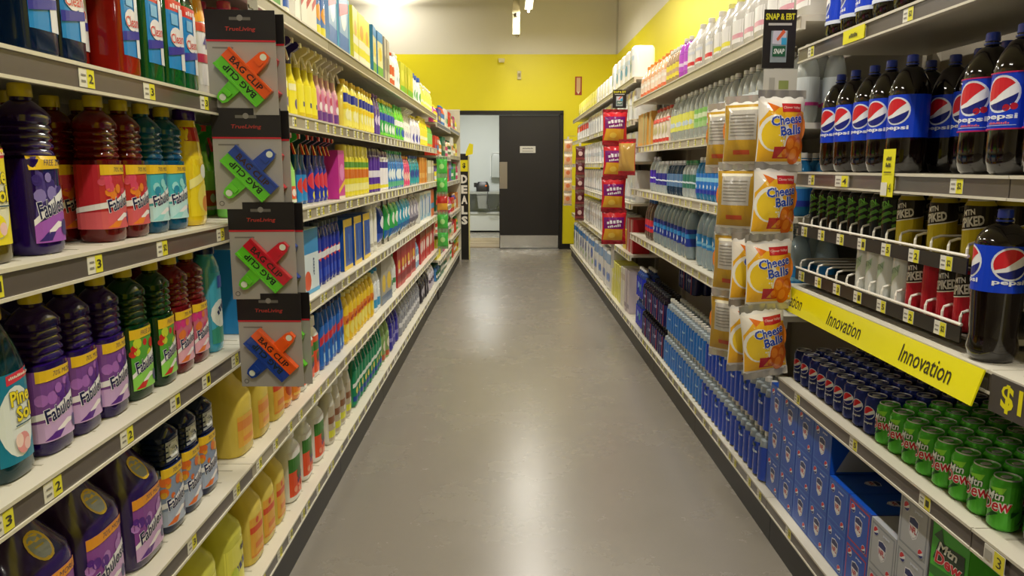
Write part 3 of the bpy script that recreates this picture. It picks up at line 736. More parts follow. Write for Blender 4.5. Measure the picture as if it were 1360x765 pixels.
def dew_front(hw, z0, z1):
    H = z1-z0
    return [rect(-hw, z0, hw, z1, '#49b82c'), poly([(-hw, z0), (hw, z0), (hw, z0+H*.3), (-hw, z0+H*.15)], '#2c7a22'), poly([(-hw*.9, z1-H*.3), (-hw*.5, z1-H*.1), (-hw*.3, z1-H*.34)], '#2c5a28'),
            poly([(-hw*.85, z0+H*.3), (hw*.85, z0+H*.42), (hw*.8, z0+H*.74), (-hw*.6, z0+H*.66)], '#1d3a1c')] + outlined('Mtn', -hw*.1, z0+H*.6, hw*1.1, H*.17, '#eef2ea', '#1c3a1c', .25, .08, .06, .03) + outlined('Dew', 0, z0+H*.4, hw*1.5, H*.22, '#cc2230', '#f2efe8', .2, .08, .06, .03)
box_dew = carton(BXW*1.05, BXD, BXH*1.0, '#2c8a22', dew_front, lambda hw, z0, z1: [rect(-hw, z0, hw, z1, '#1a2412'), poly([(-hw, z0), (-hw*.3, z0), (-hw*.6, z1), (-hw, z1)], '#49a82c'), rect(-hw*.1, z0+(z1-z0)*.6, hw*.7, z0+(z1-z0)*.64, '#5a6a3a'), rect(-hw*.1, z0+(z1-z0)*.5, hw*.7, z0+(z1-z0)*.54, '#5a6a3a'), poly([(hw*.3, z0), (hw*.7, z0), (hw*.55, z0+(z1-z0)*.35)], '#5fae2c')],
                 lambda hw, v0, v1: [rect(-hw, v0, hw, v1, '#22301a'), poly([(-hw, v0), (hw, v0), (hw*.2, v0+(v1-v0)*.4)], '#5fbe34')], 'soda_carton', flap=False)
#@@MORE
# ================================================================== PLACING
FL, FR = .835, 1.085
def put(kind, side, z, y, label, group, front=None, back=0., turn=0.):
    f = front if front is not None else (FL if side < 0 else FR)
    return kind.place((side*(f+kind.d/2+back), y, z+.0018), (PI/2 if side < 0 else -PI/2)+turn, label, group)
RND = random.Random(3)
ORD = ['first', 'second', 'third', 'fourth', 'fifth', 'sixth', 'seventh', 'eighth', 'ninth', 'tenth', 'eleventh', 'twelfth',
       'thirteenth', 'fourteenth', 'fifteenth', 'sixteenth', 'seventeenth', 'eighteenth', 'nineteenth', 'twentieth', 'twenty-first', 'twenty-second', 'twenty-third', 'twenty-fourth']
def fit(base, longs, shorts):
    if len((base+longs).split()) <= 16: return base+longs
    if len((base+shorts).split()) <= 16: return base+shorts
    for w in (' the ', ' and ', ' small ', ' large ', ' standing '):
        base = base.replace(w, ' ' if w != ' and ' else ', ')
    return base+shorts
def row(kind, side, z, ys, label, group=None, rows=1, front=None, back=0., jit=.009, gap=.01):
    group = group or label
    for r in range(rows):
        for y in ys:
            lb = label; n = len(ys)
            if n > 1 and n <= len(ORD):
                k = sum(1 for q in ys if q > y)
                lb = fit(label, ', %s from the door end' % ORD[k] if k else ', the one closest to the door', ', %s from door' % ORD[k]) if r == 0 else \
                     fit(label, ', %s from door, %s row back' % (ORD[k], ORD[r]), ', %s from door, %s row' % (ORD[k], ORD[r]))
            elif r: lb = fit(label, ', %s row back' % ORD[r], ', %s row' % ORD[r])
            put(kind, side, z, y, lb, group, front, back+r*(kind.d+gap)+RND.uniform(0, jit), RND.uniform(-.07, .07))
def fill(kind, side, z, y0, y1, label, group=None, rows=1, gap=.004, **k):
    n = max(1, int((y1-y0+.002)/(kind.w+gap))); p = (y1-y0)/n
    row(kind, side, z, [y0+p*(i+.5) for i in range(n)], label, group, rows, **k)
L, R_ = -1, 1
Z0, Z1, Z2, Z3, Z4, Z5 = LZ

# ---- cleaner bay nearest the camera, shelf by shelf
row(pine_yellow, L, Z4, [1.20, 1.09], 'amber cleaner bottle with yellow label beside two navy bottles', rows=2)
row(clean_navy, L, Z4, [1.395, 1.50], 'square navy cleaner bottle with blue, white and red label', rows=2)
row(clean_red, L, Z4, [1.715], 'square clear red cleaner bottle with blue and red label', rows=2)
row(clean_red, L, Z4, [1.612], 'square red cleaner bottle pushed back between navy and red bottles', back=.06)
row(clean_green, L, Z4, [1.835, 1.94, 2.035], 'square green cleaner bottle with blue and red label', rows=2)
forty = bottle('softener_bottle', .075, .065, .30, plastic('#e9e6e2', .2), plastic('#e6cf3a', .3), (.1, .86, .98, plain('#eceaea', [('s', .72, .78, 1, 1, '#e8a02c'), ('b', .62, .72, '#d8503a'), ('t', '40', .1, .5, 1.1, .16, '#3a2a8c'), ('b', .26, .36, '#c83a5a')])), sh=.62, neck=.022)
row(forty, L, Z4, [2.118], 'white bottle with orange top and the number 40')
row(pine_yellow, L, Z3, [1.10, 1.21], 'amber cleaner bottle with yellow label beside tall purple bottle', rows=2)
row(fab_purple_free, L, Z3, [1.365], 'tall purple cleaner bottle with yellow banner', rows=2)
row(fab_red, L, Z3, [1.60, 1.705], 'dark red cleaner bottle wrapped in orange fruit label', rows=2)
row(fab_red, L, Z3, [1.495], 'dark red cleaner bottle set back behind the purple one', back=.10)
row(fab_blue, L, Z3, [1.81, 1.912], 'turquoise cleaner bottle with pale aqua label and yellow cap', rows=2)
row(soft_yellow, L, Z3, [2.045], 'yellow softener bottle with purple cap behind the bag clip cards', rows=2)
row(pine_teal, L, Z2, [1.075, 1.21], 'teal cleaner bottle with blue label and pink flower', rows=2)
row(fab_purple, L, Z2, [1.335, 1.44, 1.545], 'purple cleaner bottle with lilac wrap label and yellow cap', rows=2)
row(fab_green, L, Z2, [1.66, 1.775], 'dark green cleaner bottle with lime apple label', rows=2)
row(fab_pink, L, Z2, [1.885, 1.99], 'ruby cleaner bottle with pink and orange flower label', rows=2)
row(soft_blue, L, Z2, [2.10], 'light blue softener bottle with navy cap at the shelf end', rows=2)
row(jug_red, L, Z1, [1.085], 'dark red handled cleaner jug beside the purple jugs')
row(jug_purple, L, Z1, [1.265, 1.44, 1.615], 'large purple handled cleaner jug with round gold seal', rows=1)
row(fab_navy, L, Z1, [1.765, 1.875, 1.985], 'navy cleaner bottle with silver neck tag', rows=2)
row(jug_lime, L, Z0, [1.33, 1.52, 1.71, 1.905, 2.11], 'lime yellow translucent cleaner jug on the bottom shelf')
# ---- shelves beyond the bag clips
row(jug_yellow, L, Z1, [2.275, 2.44], 'golden translucent cleaner jug under the lowest bag clip card')
fill(jug_amber, L, Z1, 2.53, 2.68, 'small golden jug beside orange cleaner bottles')
fill(bottle_orange, L, Z1, 2.68, 2.88, 'orange cleaner bottle with pale cap between golden jugs and white bottles')
fill(oxy_s, L, Z1, 2.89, 3.2, 'small white bleach bottle with orange label', rows=2)
fill(jug_amber, L, Z0, 2.235, 2.645, 'amber translucent jug with orange print on the bottom shelf')
row(oxy, L, Z0, [2.765, 2.965, 3.165], 'large white bleach bottle on bottom shelf', rows=2)

sp = lambda w, h, body, head, lab, acc=None, d=None: spray(w, d or w*.72, h, plastic(body, .2), plastic(head, .3), lab, accent=plastic(acc, .3) if acc else None)
gen = lambda w, h, body, cap, lab, d=None, **k: bottle(k.pop('name', 'cleaner_bottle'), w, d or w*.72, h, plastic(body, .2), plastic(cap, .3), lab, N=16, **k)
box = lambda w, d, h, col, *blobs, **k: carton(w, d, h, col, plain(col, blobs), plain(k.pop('sc', col), ()), None, **k)
P = plain
# top shelf
fill(box(.10, .14, .24, '#e6dcc0', ('b', .1, .4, '#4a9a3a'), ('b', .5, .9, '#e8872a'), name='powder_box'), L, Z5, 2.2, 2.85, 'orange and green powder box on the top shelf')
fill(gen(.08, .27, '#eceae0', '#e8e6da', (.1, .65, .95, P('#e8e4d8', [('b', .5, .8, '#e0603a'), ('b', .1, .3, '#3a62b8')]))), L, Z5, 2.86, 3.02, 'cream bottle with red and blue label on the top shelf')
fill(box(.075, .09, .29, '#ece9de', ('d', 0, .65, .12, '#e4863a'), ('s', .3, .5, .6, .4, '#c83a3a'), ('r', -.8, .75, .8, .95, '#3a5ab0'), name='cleaner_box'), L, Z5, 3.03, 3.36, 'tall white box with orange disc and blue band on the top shelf')
fill(gen(.085, .30, '#4a72c0', '#e8dc4a', (.1, .7, .98, P('#5a86cc', [('d', 0, .5, .2, '#e8a04a'), ('b', 0, .2, '#eae04a')]))), L, Z5, 3.37, 3.56, 'blue bottle with yellow foot on the top shelf')
fill(box(.24, .12, .30, '#8fb4dc', ('b', .0, .35, '#3f76c4'), ('d', -.2, .62, .2, '#eef2f6'), ('s', .6, .8, .95, .8, '#d8485a'), ('r', .75, 0, 1, 1, '#5fc4da'), name='laundry_box'), L, Z5, 3.57, 4.06, 'big blue laundry box with cyan edge on the top shelf')
fill(box(.16, .11, .29, '#e9e23c', ('b', .35, .5, '#f2ecc8'), ('d', 0, .65, .14, '#e8b03a'), ('b', .05, .2, '#f4f0d8'), name='laundry_box'), L, Z5, 4.08, 4.62, 'bright yellow laundry box with pale bands on the top shelf')
fill(box(.17, .11, .30, '#dcd9a0', ('b', .1, .28, '#5fae4a'), ('d', .1, .55, .15, '#e9c83a'), ('b', .8, 1, '#3a8ac8'), sc='#3a8ac8', name='laundry_box'), L, Z5, 4.66, 5.08, 'green and yellow laundry box with blue sides on the top shelf')
fill(box(.12, .10, .30, '#b9b09c', ('b', .3, .6, '#8c8474'), name='laundry_box'), L, Z5, 5.1, 5.36, 'grey brown tall box on the top shelf')
fill(gen(.10, .26, '#e9e6de', '#c8402c', (.1, .6, .95, P('#c8502c', [('b', .3, .5, '#efe6d0')]))), L, Z5, 5.38, 5.6, 'white bottle with rust red label on the top shelf')
fill(gen(.10, .28, '#eef0ee', '#eceae4', (.1, .55, .95, P('#eef0f0', [('d', 0, .5, .2, '#7fb0c8')]))), L, Z5, 5.62, 5.9, 'plain white bottle beside the rust labelled bottles')
fill(box(.15, .10, .25, '#c9c83a', ('d', 0, .6, .18, '#e9dc5a'), ('b', 0, .3, '#6ab83c'), name='sponge_box'), L, Z5, 5.92, 6.6, 'olive and green box on the top shelf')
fill(gen(.14, .26, '#eef2f2', '#2a56b8', (.1, .62, .95, P('#e8eeee', [('d', 0, .4, .3, '#4aa85a')])), capr=.045, caph=.04, neck=.04), L, Z5, 6.65, 7.2, 'white tub with blue lid on the top shelf')
fill(gen(.12, .24, '#e9e07a', '#f0efe6', (.1, .6, .95, P('#efe66a', [('b', .3, .5, '#f6f2c8')])), capr=.03, neck=.026), L, Z5, 7.25, 8.2, 'pale yellow bottle with white cap on the top shelf')
# second shelf (tall sprays)
fill(gen(.085, .30, '#d8409a', '#c83a5a', (.08, .7, .95, P('#d84aa0', [('d', -.2, .5, .14, '#eac0dc'), ('s', .3, .6, .8, .5, '#e8e0ec'), ('b', 0, .12, '#c02a70')]))), L, Z4, 2.3, 2.86, 'magenta bottle with white swirls beside the yellow sprays', rows=2)
fill(sp(.085, .298, '#e9d92c', '#2c2468', (.06, .5, .95, P('#efe23a', [('d', .2, .3, .16, '#4a3a8c'), ('b', .7, .9, '#f4efc0')])), '#efe8d4'), L, Z4, 2.88, 3.14, 'yellow spray bottle with navy trigger')
fill(sp(.085, .298, '#e8d62c', '#e9d99a', (.06, .5, .95, P('#f0e43a', [('r', -.3, .3, .6, .45, '#2a3a80'), ('b', 0, .1, '#d8c020')])), '#efe8d4'), L, Z4, 3.15, 3.42, 'yellow spray bottle with cream trigger')
fill(sp(.085, .30, '#e0a8c0', '#d8d0c4', (.06, .52, .95, P('#d88ab0', [('d', 0, .7, .16, '#c8306a'), ('b', 0, .3, '#6a3a8c'), ('d', -.2, .45, .14, '#f0e4ec')]))), L, Z4, 3.43, 3.84, 'pink and purple spray bottle with pale trigger')
fill(gen(.085, .25, '#f0de5a', '#e8c020', (.06, .72, .97, P('#f2e86a', [('b', .72, 1, '#1f2f9c'), ('d', 0, .35, .18, '#f6f2b8'), ('s', .5, .6, .72, .66, '#f0d020')])), sh=.72), L, Z4, 3.86, 4.72, 'pale yellow bottle with navy label top and gold cap')
fill(gen(.09, .26, '#4a2a86', '#6a3aa0', (.06, .7, .97, P('#5a3a9c', [('d', 0, .5, .2, '#d8c8ec')]))), L, Z4, 4.74, 4.93, 'violet bottle between pale yellow and green bottles')
fill(gen(.095, .25, '#2c9a4a', '#e9d83a', (.06, .7, .97, P('#3fae5a', [('b', .6, .9, '#2448b0'), ('d', 0, .3, .2, '#eaf4ea'), ('b', 0, .1, '#7fd84a')]))), L, Z4, 4.95, 5.55, 'green bottle with blue band and yellow cap')
fill(gen(.095, .26, '#5fc83c', '#3aa83c', (.06, .7, .97, P('#6fd83c', [('b', .55, .8, '#eef0ee'), ('d', 0, .3, .2, '#1f5ab8')]))), L, Z4, 5.57, 6.05, 'lime green bottle with white band')
fill(sp(.10, .28, '#e9e9e6', '#e9e6da', (.06, .52, .95, P('#e9e9e4', [('d', 0, .4, .2, '#8a7cb8')]))), L, Z4, 6.08, 6.55, 'white spray bottle with violet spot')
fill(gen(.11, .25, '#eae6ee', '#e0cc30', (.06, .62, .97, P('#e6e4f0', [('d', 0, .3, .28, '#3a3aa8')]))), L, Z4, 6.58, 7.1, 'white bottle with indigo spot and yellow cap')
fill(gen(.11, .28, '#ecd82c', '#f0e24a', (.06, .62, .97, P('#efe23c', [('b', .3, .5, '#f6f0c0')]))), L, Z4, 7.12, 7.7, 'lemon yellow bottle near the end of second shelf')
fill(gen(.11, .24, '#6ab84a', '#e07a2c', (.06, .62, .97, P('#8fd06a', [('b', 0, .2, '#e08a3a')]))), L, Z4, 7.72, 8.2, 'green bottle with orange cap near the end of second shelf')
# third shelf
fill(sp(.095, .288, '#7fdc5a', '#3c9a3c', (.06, .5, .97, P('#a8e87a', [('b', .1, .5, '#e85a34'), ('d', -.3, .3, .12, '#f4e8e0'), ('d', .4, .3, .12, '#f4e8e0'), ('b', 0, .08, '#e8e6e0')])), '#d83028'), L, Z3, 2.3, 3.03, 'light green spray bottle with red trigger', rows=2)
fill(sp(.07, .288, '#1c5a96', '#20303c', (.05, .5, .97, P('#2a8ad0', [('d', 0, .5, .25, '#d83a34'), ('b', .85, 1, '#1a3a78')])), '#c83028'), L, Z3, 3.05, 3.24, 'blue spray bottle with red disc and dark trigger', rows=2)
fill(sp(.07, .288, '#1c2c9c', '#2c3448', (.05, .56, .97, P('#2038b0', [('d', 0, .55, .25, '#d8384a'), ('d', .2, .12, .12, '#e9dc3a')])), '#c83028'), L, Z3, 3.26, 3.58, 'royal blue spray bottle with red disc and yellow dot')
fill(box(.12, .09, .235, '#d03a9c', ('s', .1, .3, .4, .2, '#f0c83a'), ('d', .1, .55, .18, '#e88ac8'), ('b', 0, .06, '#e8dccc'), name='wipes_box'), L, Z3, 3.60, 3.82, 'magenta box standing among the sprays')
fill(aerosol(.036, .27, plastic('#e3d63a', .3), plastic('#e9dc5a', .3), P('#e6d93c', [('b', .45, .7, '#d8762c'), ('b', .1, .3, '#f0ea9a'), ('b', .75, .9, '#5f9a3c')]), capk=.2), L, Z3, 3.84, 4.5, 'yellow spray can with orange and green bands')
fill(aerosol(.036, .27, plastic('#4a2a8c', .3), plastic('#2c1c5a', .3), P('#5a34a0', [('b', .4, .6, '#e4e0f0'), ('b', .05, .2, '#d8c83a')])), L, Z3, 4.52, 4.86, 'purple spray can with white band')
fill(aerosol(.042, .26, plastic('#eeecf2', .3), plastic('#4a2a78', .3), P('#ece9f2', [('b', .7, .9, '#4a3a98'), ('b', .05, .15, '#e4d83a')])), L, Z3, 4.88, 5.2, 'white spray can with purple cap')
fill(gen(.10, .27, '#2a72c0', '#3aa85a', (.06, .7, .97, P('#3a86cc', [('d', 0, .5, .24, '#e4eef4'), ('b', .0, .2, '#58b08a')]))), L, Z3, 5.22, 5.95, 'blue bottle with white disc and green cap')
fill(gen(.10, .24, '#d8407a', '#e8a03a', (.06, .7, .97, P('#e04a80', [('d', 0, .4, .24, '#f0c8b8')]))), L, Z3, 5.97, 6.3, 'pink bottle with orange cap')
fill(gen(.10, .25, '#1f8a9c', '#2a50a8', (.06, .7, .97, P('#2aa0a8', [('d', 0, .5, .24, '#1f3c9c')]))), L, Z3, 6.32, 6.95, 'teal bottle with navy disc')
fill(box(.14, .1, .24, '#d98a34', ('b', .2, .4, '#e8b060'), name='sponge_box'), L, Z3, 6.97, 7.6, 'orange box on the third shelf')
fill(box(.12, .1, .22, '#c8b89c', ('b', .4, .7, '#efe8dc'), name='sponge_box'), L, Z3, 7.62, 8.2, 'tan box with white band on the third shelf')
# fourth shelf
fill(box(.22, .12, .27, '#d9e6ee', ('b', .62, 1, '#2f8fd0'), ('d', -.4, .2, .16, '#e05a34'), ('w', .35, .4, .7, .06, '#38507c', 1.57), ('b', 0, .06, '#3aa0d8'), sc='#2f8fd0', name='bag_box'), L, Z2, 2.3, 3.2, 'pale blue box with bright blue top')
fill(gen(.068, .285, '#16278c', '#3a4450', (.06, .76, .97, P('#1c30a0', [('d', 0, .6, .13, '#d83a44'), ('r', -.7, .1, .7, .3, '#2a4ac0'), ('s', .52, .58, .72, .66, '#e8e8ee')])), sh=.78), L, Z2, 3.22, 3.66, 'slim navy bottle with red disc label', rows=2)
fill(box(.20, .12, .26, '#1b4ea8', ('b', .85, 1, '#e9c62c'), ('b', 0, .08, '#e9c62c'), ('r', -1, 0, -.7, 1, '#e9c62c'), ('r', .1, .2, .3, .7, '#4a86d0'), name='trash_bag_box'), L, Z2, 3.7, 4.42, 'royal blue box with yellow border')
fill(gen(.09, .30, '#e6e4dc', '#dcd8cc', (.06, .8, .97, P('#e9e7e0', [('b', .1, .2, '#b9b4a8')])), name='paper_roll', sh=.86, neck=.03), L, Z2, 4.45, 4.72, 'white roll standing beside blue bordered boxes')
pouch = lambda w, h, c1, c2, c3, bg: bag(w, h, .06, lambda hw, z0, z1: [rect(-hw, z0, hw, z1, c1), disc(0, z0+(z1-z0)*.55, hw*.6, c2), rect(-hw, z0, hw, z0+(z1-z0)*.25, c3)], None, bg, name='refill_pouch')
fill(pouch(.15, .25, '#1f3a8c', '#e9eef4', '#3a5ac0', '#20408c'), L, Z2+.024, 4.75, 5.05, 'navy refill pouch with white disc')
fill(pouch(.15, .25, '#3aae5a', '#e0f0e0', '#2a6ab8', '#3aa058'), L, Z2+.024, 5.07, 5.6, 'green refill pouch with pale disc')
fill(pouch(.15, .25, '#2a9ac0', '#eaf4f8', '#1f6ab0', '#3a9ac0'), L, Z2+.024, 5.62, 6.3, 'turquoise refill pouch with pale disc')
fill(pouch(.15, .24, '#9a96a8', '#d8d4dc', '#6a6678', '#9a96a4'), L, Z2+.024, 6.32, 6.9, 'plain grey refill pouch on the fourth shelf')
fill(box(.26, .10, .28, '#e9e9e4', ('r', -.8, .08, .8, .92, '#8fb8d4'), ('r', -.5, .2, -.1, .8, '#e4e8ea'), ('r', .1, .2, .5, .8, '#3a72b0'), name='mop_box'), L, Z2, 6.95, 7.8, 'white framed pack with blue windows')
fill(box(.14, .1, .28, '#d8703a', ('b', .3, .5, '#3a8ac0'), name='sponge_box'), L, Z2, 7.85, 8.2, 'orange and blue box near the hanging green pouches')
# fifth shelf
fill(gen(.072, .285, '#1f5ab8', '#16244c', (.06, .7, .97, P('#2a6cc8', [('s', .5, .7, .9, .7, '#d23a44'), ('r', -.4, .08, .4, .3, '#8fc0ec'), ('d', .1, .42, .1, '#1a3a8c')])), sh=.74), L, Z1, 3.22, 3.68, 'blue cleaner bottle with red slanted band', rows=2)
fill(gen(.088, .27, '#e8c22c', '#e9dc8a', (.05, .72, .97, P('#efc92c', [('b', .5, .75, '#e8842c'), ('d', .0, .3, .2, '#f4e46a'), ('w', 0, .62, 1.4, .12, '#b83020', .2)])), sh=.72), L, Z1, 3.70, 4.5, 'golden yellow bottle with orange label band')
fill(gen(.10, .27, '#eceff0', '#3a9ad0', (.05, .7, .97, P('#e6ecf0', [('b', .1, .4, '#3a9ad0')]))), L, Z1, 4.52, 4.75, 'white bottle with sky blue label foot')
fill(box(.17, .12, .30, '#a8a498', ('d', 0, .45, .2, '#e2c23a'), ('b', .0, .2, '#5a6e8c'), name='filter_box'), L, Z1, 4.78, 5.15, 'grey box with yellow disc beside red cartons')
fill(gen(.10, .28, '#dfe3e0', '#5a9a6a', (.05, .7, .97, P('#d8dedc', [('b', .3, .5, '#4a8a5a')]))), L, Z1, 5.17, 5.45, 'pale bottle with green band beside red cartons')
fill(box(.16, .11, .30, '#b8242c', ('d', 0, .55, .14, '#e0b43a'), ('b', .1, .3, '#8a1c28'), ('r', -.5, .35, .5, .45, '#e8d8c8'), name='freshener_box'), L, Z1, 5.5, 6.5, 'red carton with gold disc')
fill(gen(.12, .26, '#7f9cc0', '#e6e6e6', (.05, .7, .97, P('#8fb0d0', [('b', .3, .6, '#e9eef2')]))), L, Z1, 6.52, 6.8, 'steel blue bottle between red cartons')
fill(box(.16, .11, .29, '#c42830', ('d', -.2, .5, .2, '#f0dcd8'), ('b', .8, 1, '#8a1c24'), name='freshener_box'), L, Z1, 6.85, 8.2, 'red carton with white disc')
# bottom shelf
greyb = gen(.10, .30, '#d8d4c8', '#ecebe6', (.06, .62, .97, P('#b8ac94', [('b', .1, .3, '#d8d83a'), ('b', .5, .7, '#8a5a3a'), ('d', 0, .42, .08, '#e8e0d0')])), capr=.03, neck=.026, caph=.05)
row(greyb, L, Z0, [3.36, 3.49, 3.62, 3.75], 'tan labelled bottle with white cap on the bottom shelf', rows=2)
fill(gen(.085, .28, '#0f7a52', '#e4e9e4', (.05, .72, .97, P('#12885c', [('s', .5, .62, .74, .62, '#e8efe8'), ('b', .1, .25, '#1f4a9c'), ('d', 0, .4, .1, '#e9d85a')])), sh=.74), L, Z0, 3.86, 4.75, 'emerald green bottle with white slash on the bottom shelf')
fill(gen(.10, .28, '#8fae6a', '#3a8a3a', (.05, .7, .97, P('#7f9a5a', [('d', 0, .5, .2, '#e8e4c8'), ('b', 0, .2, '#b85a3a')]))), L, Z0, 4.78, 5.05, 'olive bottle with green cap on the bottom shelf')
fill(gen(.11, .28, '#2c2a8c', '#3a3a78', (.05, .7, .97, P('#3a34a0', [('b', .3, .45, '#8a86c8')]))), L, Z0, 5.07, 5.5, 'indigo bottle on the bottom shelf')
fill(gen(.13, .28, '#8a8c94', '#c8c8c8', (.05, .7, .97, P('#9a9ca4', [('b', .3, .5, '#dcdce0'), ('d', 0, .7, .1, '#5a5c70')]))), L, Z0, 5.55, 6.8, 'silver grey bottle on the bottom shelf')
fill(gen(.15, .27, '#26222a', '#8a8690', (.05, .7, .97, P('#2c2832', [('d', 0, .5, .24, '#b9b4bc')]))), L, Z0, 6.9, 7.6, 'black bottle with pale disc on the bottom shelf')
fill(gen(.14, .26, '#cfcbd2', '#5a4a6a', (.05, .7, .97, P('#bfb8c8', [('b', .4, .6, '#4a3a5a')]))), L, Z0, 7.65, 8.15, 'pale bottle with plum band on the bottom shelf')
# two mixed bays at the end
pal = ['#d8402c', '#e9dc3a', '#3aa85a', '#e8e6de', '#c83a7a', '#5a4a9c', '#d98a34', '#3a7ac0', '#2a6a4a', '#e4c8a0']
words = {'#d8402c': 'red', '#e9dc3a': 'yellow', '#3aa85a': 'green', '#e8e6de': 'white', '#c83a7a': 'pink', '#5a4a9c': 'violet', '#d98a34': 'orange', '#3a7ac0': 'blue', '#2a6a4a': 'dark green', '#e4c8a0': 'beige'}
levels = ['bottom', 'second-lowest', 'third-lowest', 'fourth-lowest', 'fifth-lowest', 'sixth-lowest', 'top']
rr = random.Random(11)
for bi, (ya, yb, hs) in enumerate(((JE+.03, JE+1.78, [.20, .45, .75, 1.0, 1.30, 1.62, 1.98]), (JE+1.83, JE+3.58, [.20, .52, .86, 1.30, 1.65, 2.02]))):
    for k, z in enumerate(hs):
        clear = (hs[k+1]-z-.07) if k+1 < len(hs) else .28
        cols = rr.sample(pal, 4); n = 4; p = (yb-ya)/n
        if (bi, k) == (1, 0): cols = ['#e9dc3a', '#d8402c', '#3aa85a', '#e9dc3a']
        for q, c in enumerate(cols):
            c2 = rr.choice(pal); hh = min(clear, rr.uniform(.18, .27))
            lab = '%s %%s, %s shelf, %s' % (words[c], levels[k] if k+1 < len(hs) else 'top', ('bay by green pouches', 'bay by DEALS panel')[bi])
            if (k+q) % 2: fill(box(.13, .12, hh, c, ('b', .3, .55, c2), ('d', 0, .75, .1, '#efece4'), name='packet'), L, z, ya+p*q+.01, ya+p*(q+1)-.02, lab % 'boxed packet', front=.82)
            else: fill(gen(.11, hh, c, c2, (.06, .62, .97, P(c2, [('b', .3, .6, '#efece4')]))), L, z, ya+p*q+.01, ya+p*(q+1)-.02, lab % ('capped bottle' if q < 2 else 'bottle'), front=.82)

# ================================================================== DRINKS SIDE
Y0 = JR
RA, RP, RI, RC, RB = 1.92, 1.48, 1.06, .69, .19
row(cola_wrap, R_, RA, [1.62+.114*i for i in range(10)], 'cola bottle with white hemmed blue label on the top drinks shelf', rows=2)
row(cola_2l, R_, RP, [2.165+.114*i for i in range(5)], 'dark cola bottle with round emblem on eye level shelf', 'cola bottles on the eye level shelf', rows=2)
row(cola_2l, R_, RP, [2.05, 1.93], 'dark cola bottle standing back in the gap beside the cherry colas', back=.115)
row(cola_cherry, R_, RP, [1.24, 1.355, 1.47, 1.585, 1.70, 1.815], 'cherry cola bottle with pink edged blue label', rows=2)
row(cola_tall, R_, RI, [1.648], 'single large cola bottle standing on the end of the yellow strip shelf', front=1.053, jit=0)
# cans standing deep on the lower shelf
fill(can_cola, R_, RC, 2.125, 2.76, 'navy cola can with round emblem on the can shelf', rows=5, gap=.003, jit=.002)
fill(can_green, R_, RC, 1.525, 2.12, 'bright green soda can with red lettering on the can shelf', rows=5, gap=.003, jit=.002)
row(cola_20, R_, RC, [1.47, 1.37], 'small cola bottle next to the green cans', rows=3, front=1.10)
# soda cartons on the base deck
cx = 2.885
cols = [(box_blue, 3), (box_blue, 3), (box_blue, 3), (box_blue, 3), (box_blue, 2), (box_rim, 2), (box_white, 2), (box_white, 3)]
for ci, (k, n) in enumerate(cols):
    y = 2.825-ci*.1445
    for t in range(n):
        lab = {0: 'blue cola carton with football league shield, in a stack of three', 1: 'blue cola carton with football league shield, in a stack of two'}[0 if n == 3 else 1] if k is box_blue else \
              'blue cola carton with crimson edge beside silver cartons' if k is box_rim else ('silver grey soda carton in the stack of two' if n == 2 else 'silver grey soda carton in the stack of three beside green cartons')
        lab = lab.replace(' with football league shield', '')
        lab += ', %s' % ('bottom one' if t == 0 else 'top one' if t == n-1 else 'middle one') + (', %s from door' % ORD[ci] if k is box_blue and n == 3 else '')
        put(k, R_, RB+t*(k.h+.0006), y, lab, 'soda cartons on the base deck', 1.065)
for t in range(3): put(box_dew, R_, RB+t*(box_dew.h+.0006), 1.655, 'green soda carton with red lettering, %s of its stack' % ['bottom', 'middle', 'top'][t], 'soda cartons on the base deck', 1.065)
# wire can racks hung below the cola bottles
WIRE = M('#efeade', .35)
def wire_rack(z, label, y0, y1, f=1.075, dep=.40, n=13, tags=7):
    W = y1-y0; g = empty('wire_rack', (f+dep/2, (y0+y1)/2, z), -PI/2, label, 'rack', 'wire can racks')
    F = -dep/2
    obj('front_rail', MB().tube([(-W/2, F, .03), (W/2, F, .03)], .004, WIRE, 6), g)
    obj('floor_panel', MB().box(-W/2, W/2, F+.01, dep/2, -.006, 0, M('#6d665a', .5)), g)
    obj('label_strip', MB().box(-W/2, W/2, F-.002, F+.002, -.014, .024, M('#2a2622', .4)), g)
    for i in range(n+1):
        x = -W/2+.02+(W-.04)*i/n
        obj('divider', MB().tube([(x, dep/2, .004), (x, dep/2, .062), (x, F+.03, .062), (x, F+.012, .056), (x, F+.008, .045), (x, F+.008, .004)], .0036, WIRE, 6), g)
    for i in range(tags):
        obj('price_tag', TAGS[i % 5], g, (-W/2+.06+(W-.14)*i/(tags-1), F-.0025, .004))
    for sx in (-1, 1):
        obj('bracket', MB().box(sx*(W/2-.004)-.003, sx*(W/2-.004)+.003, F+.03, dep/2+.06, -.022, -.006, WIRE), g)
    return g
W1, W2 = 1.262, 1.098
wire_rack(W1, 'white wire can rack holding black and yellow cans', JR+.155, JR+1.18)
wire_rack(W2, 'white wire can rack with empty end, above the yellow strip', JR+.155, JR+1.18)
SLOT = [JR+1.18-.02-(1.025-.04)/13*(i+.5) for i in range(13)]          # the lanes between the dividers
row(can_black, R_, W1, SLOT[:8], 'tall black soda can with green scribble', rows=2, front=1.088, jit=.004)
row(can_yellow, R_, W1, [SLOT[8], SLOT[10], SLOT[12]], 'tall yellow soda can with black top', front=1.088, rows=2)
row(can_white, R_, W2, SLOT[5:9], 'tall white soda can on the wire rack', front=1.088, rows=2)
row(can_redp, R_, W2, [SLOT[10]], 'plain crimson soda can among red and black cans', front=1.088)
row(can_red, R_, W2, [SLOT[9], SLOT[11], SLOT[12]], 'tall red soda can with black top', front=1.088, rows=1)
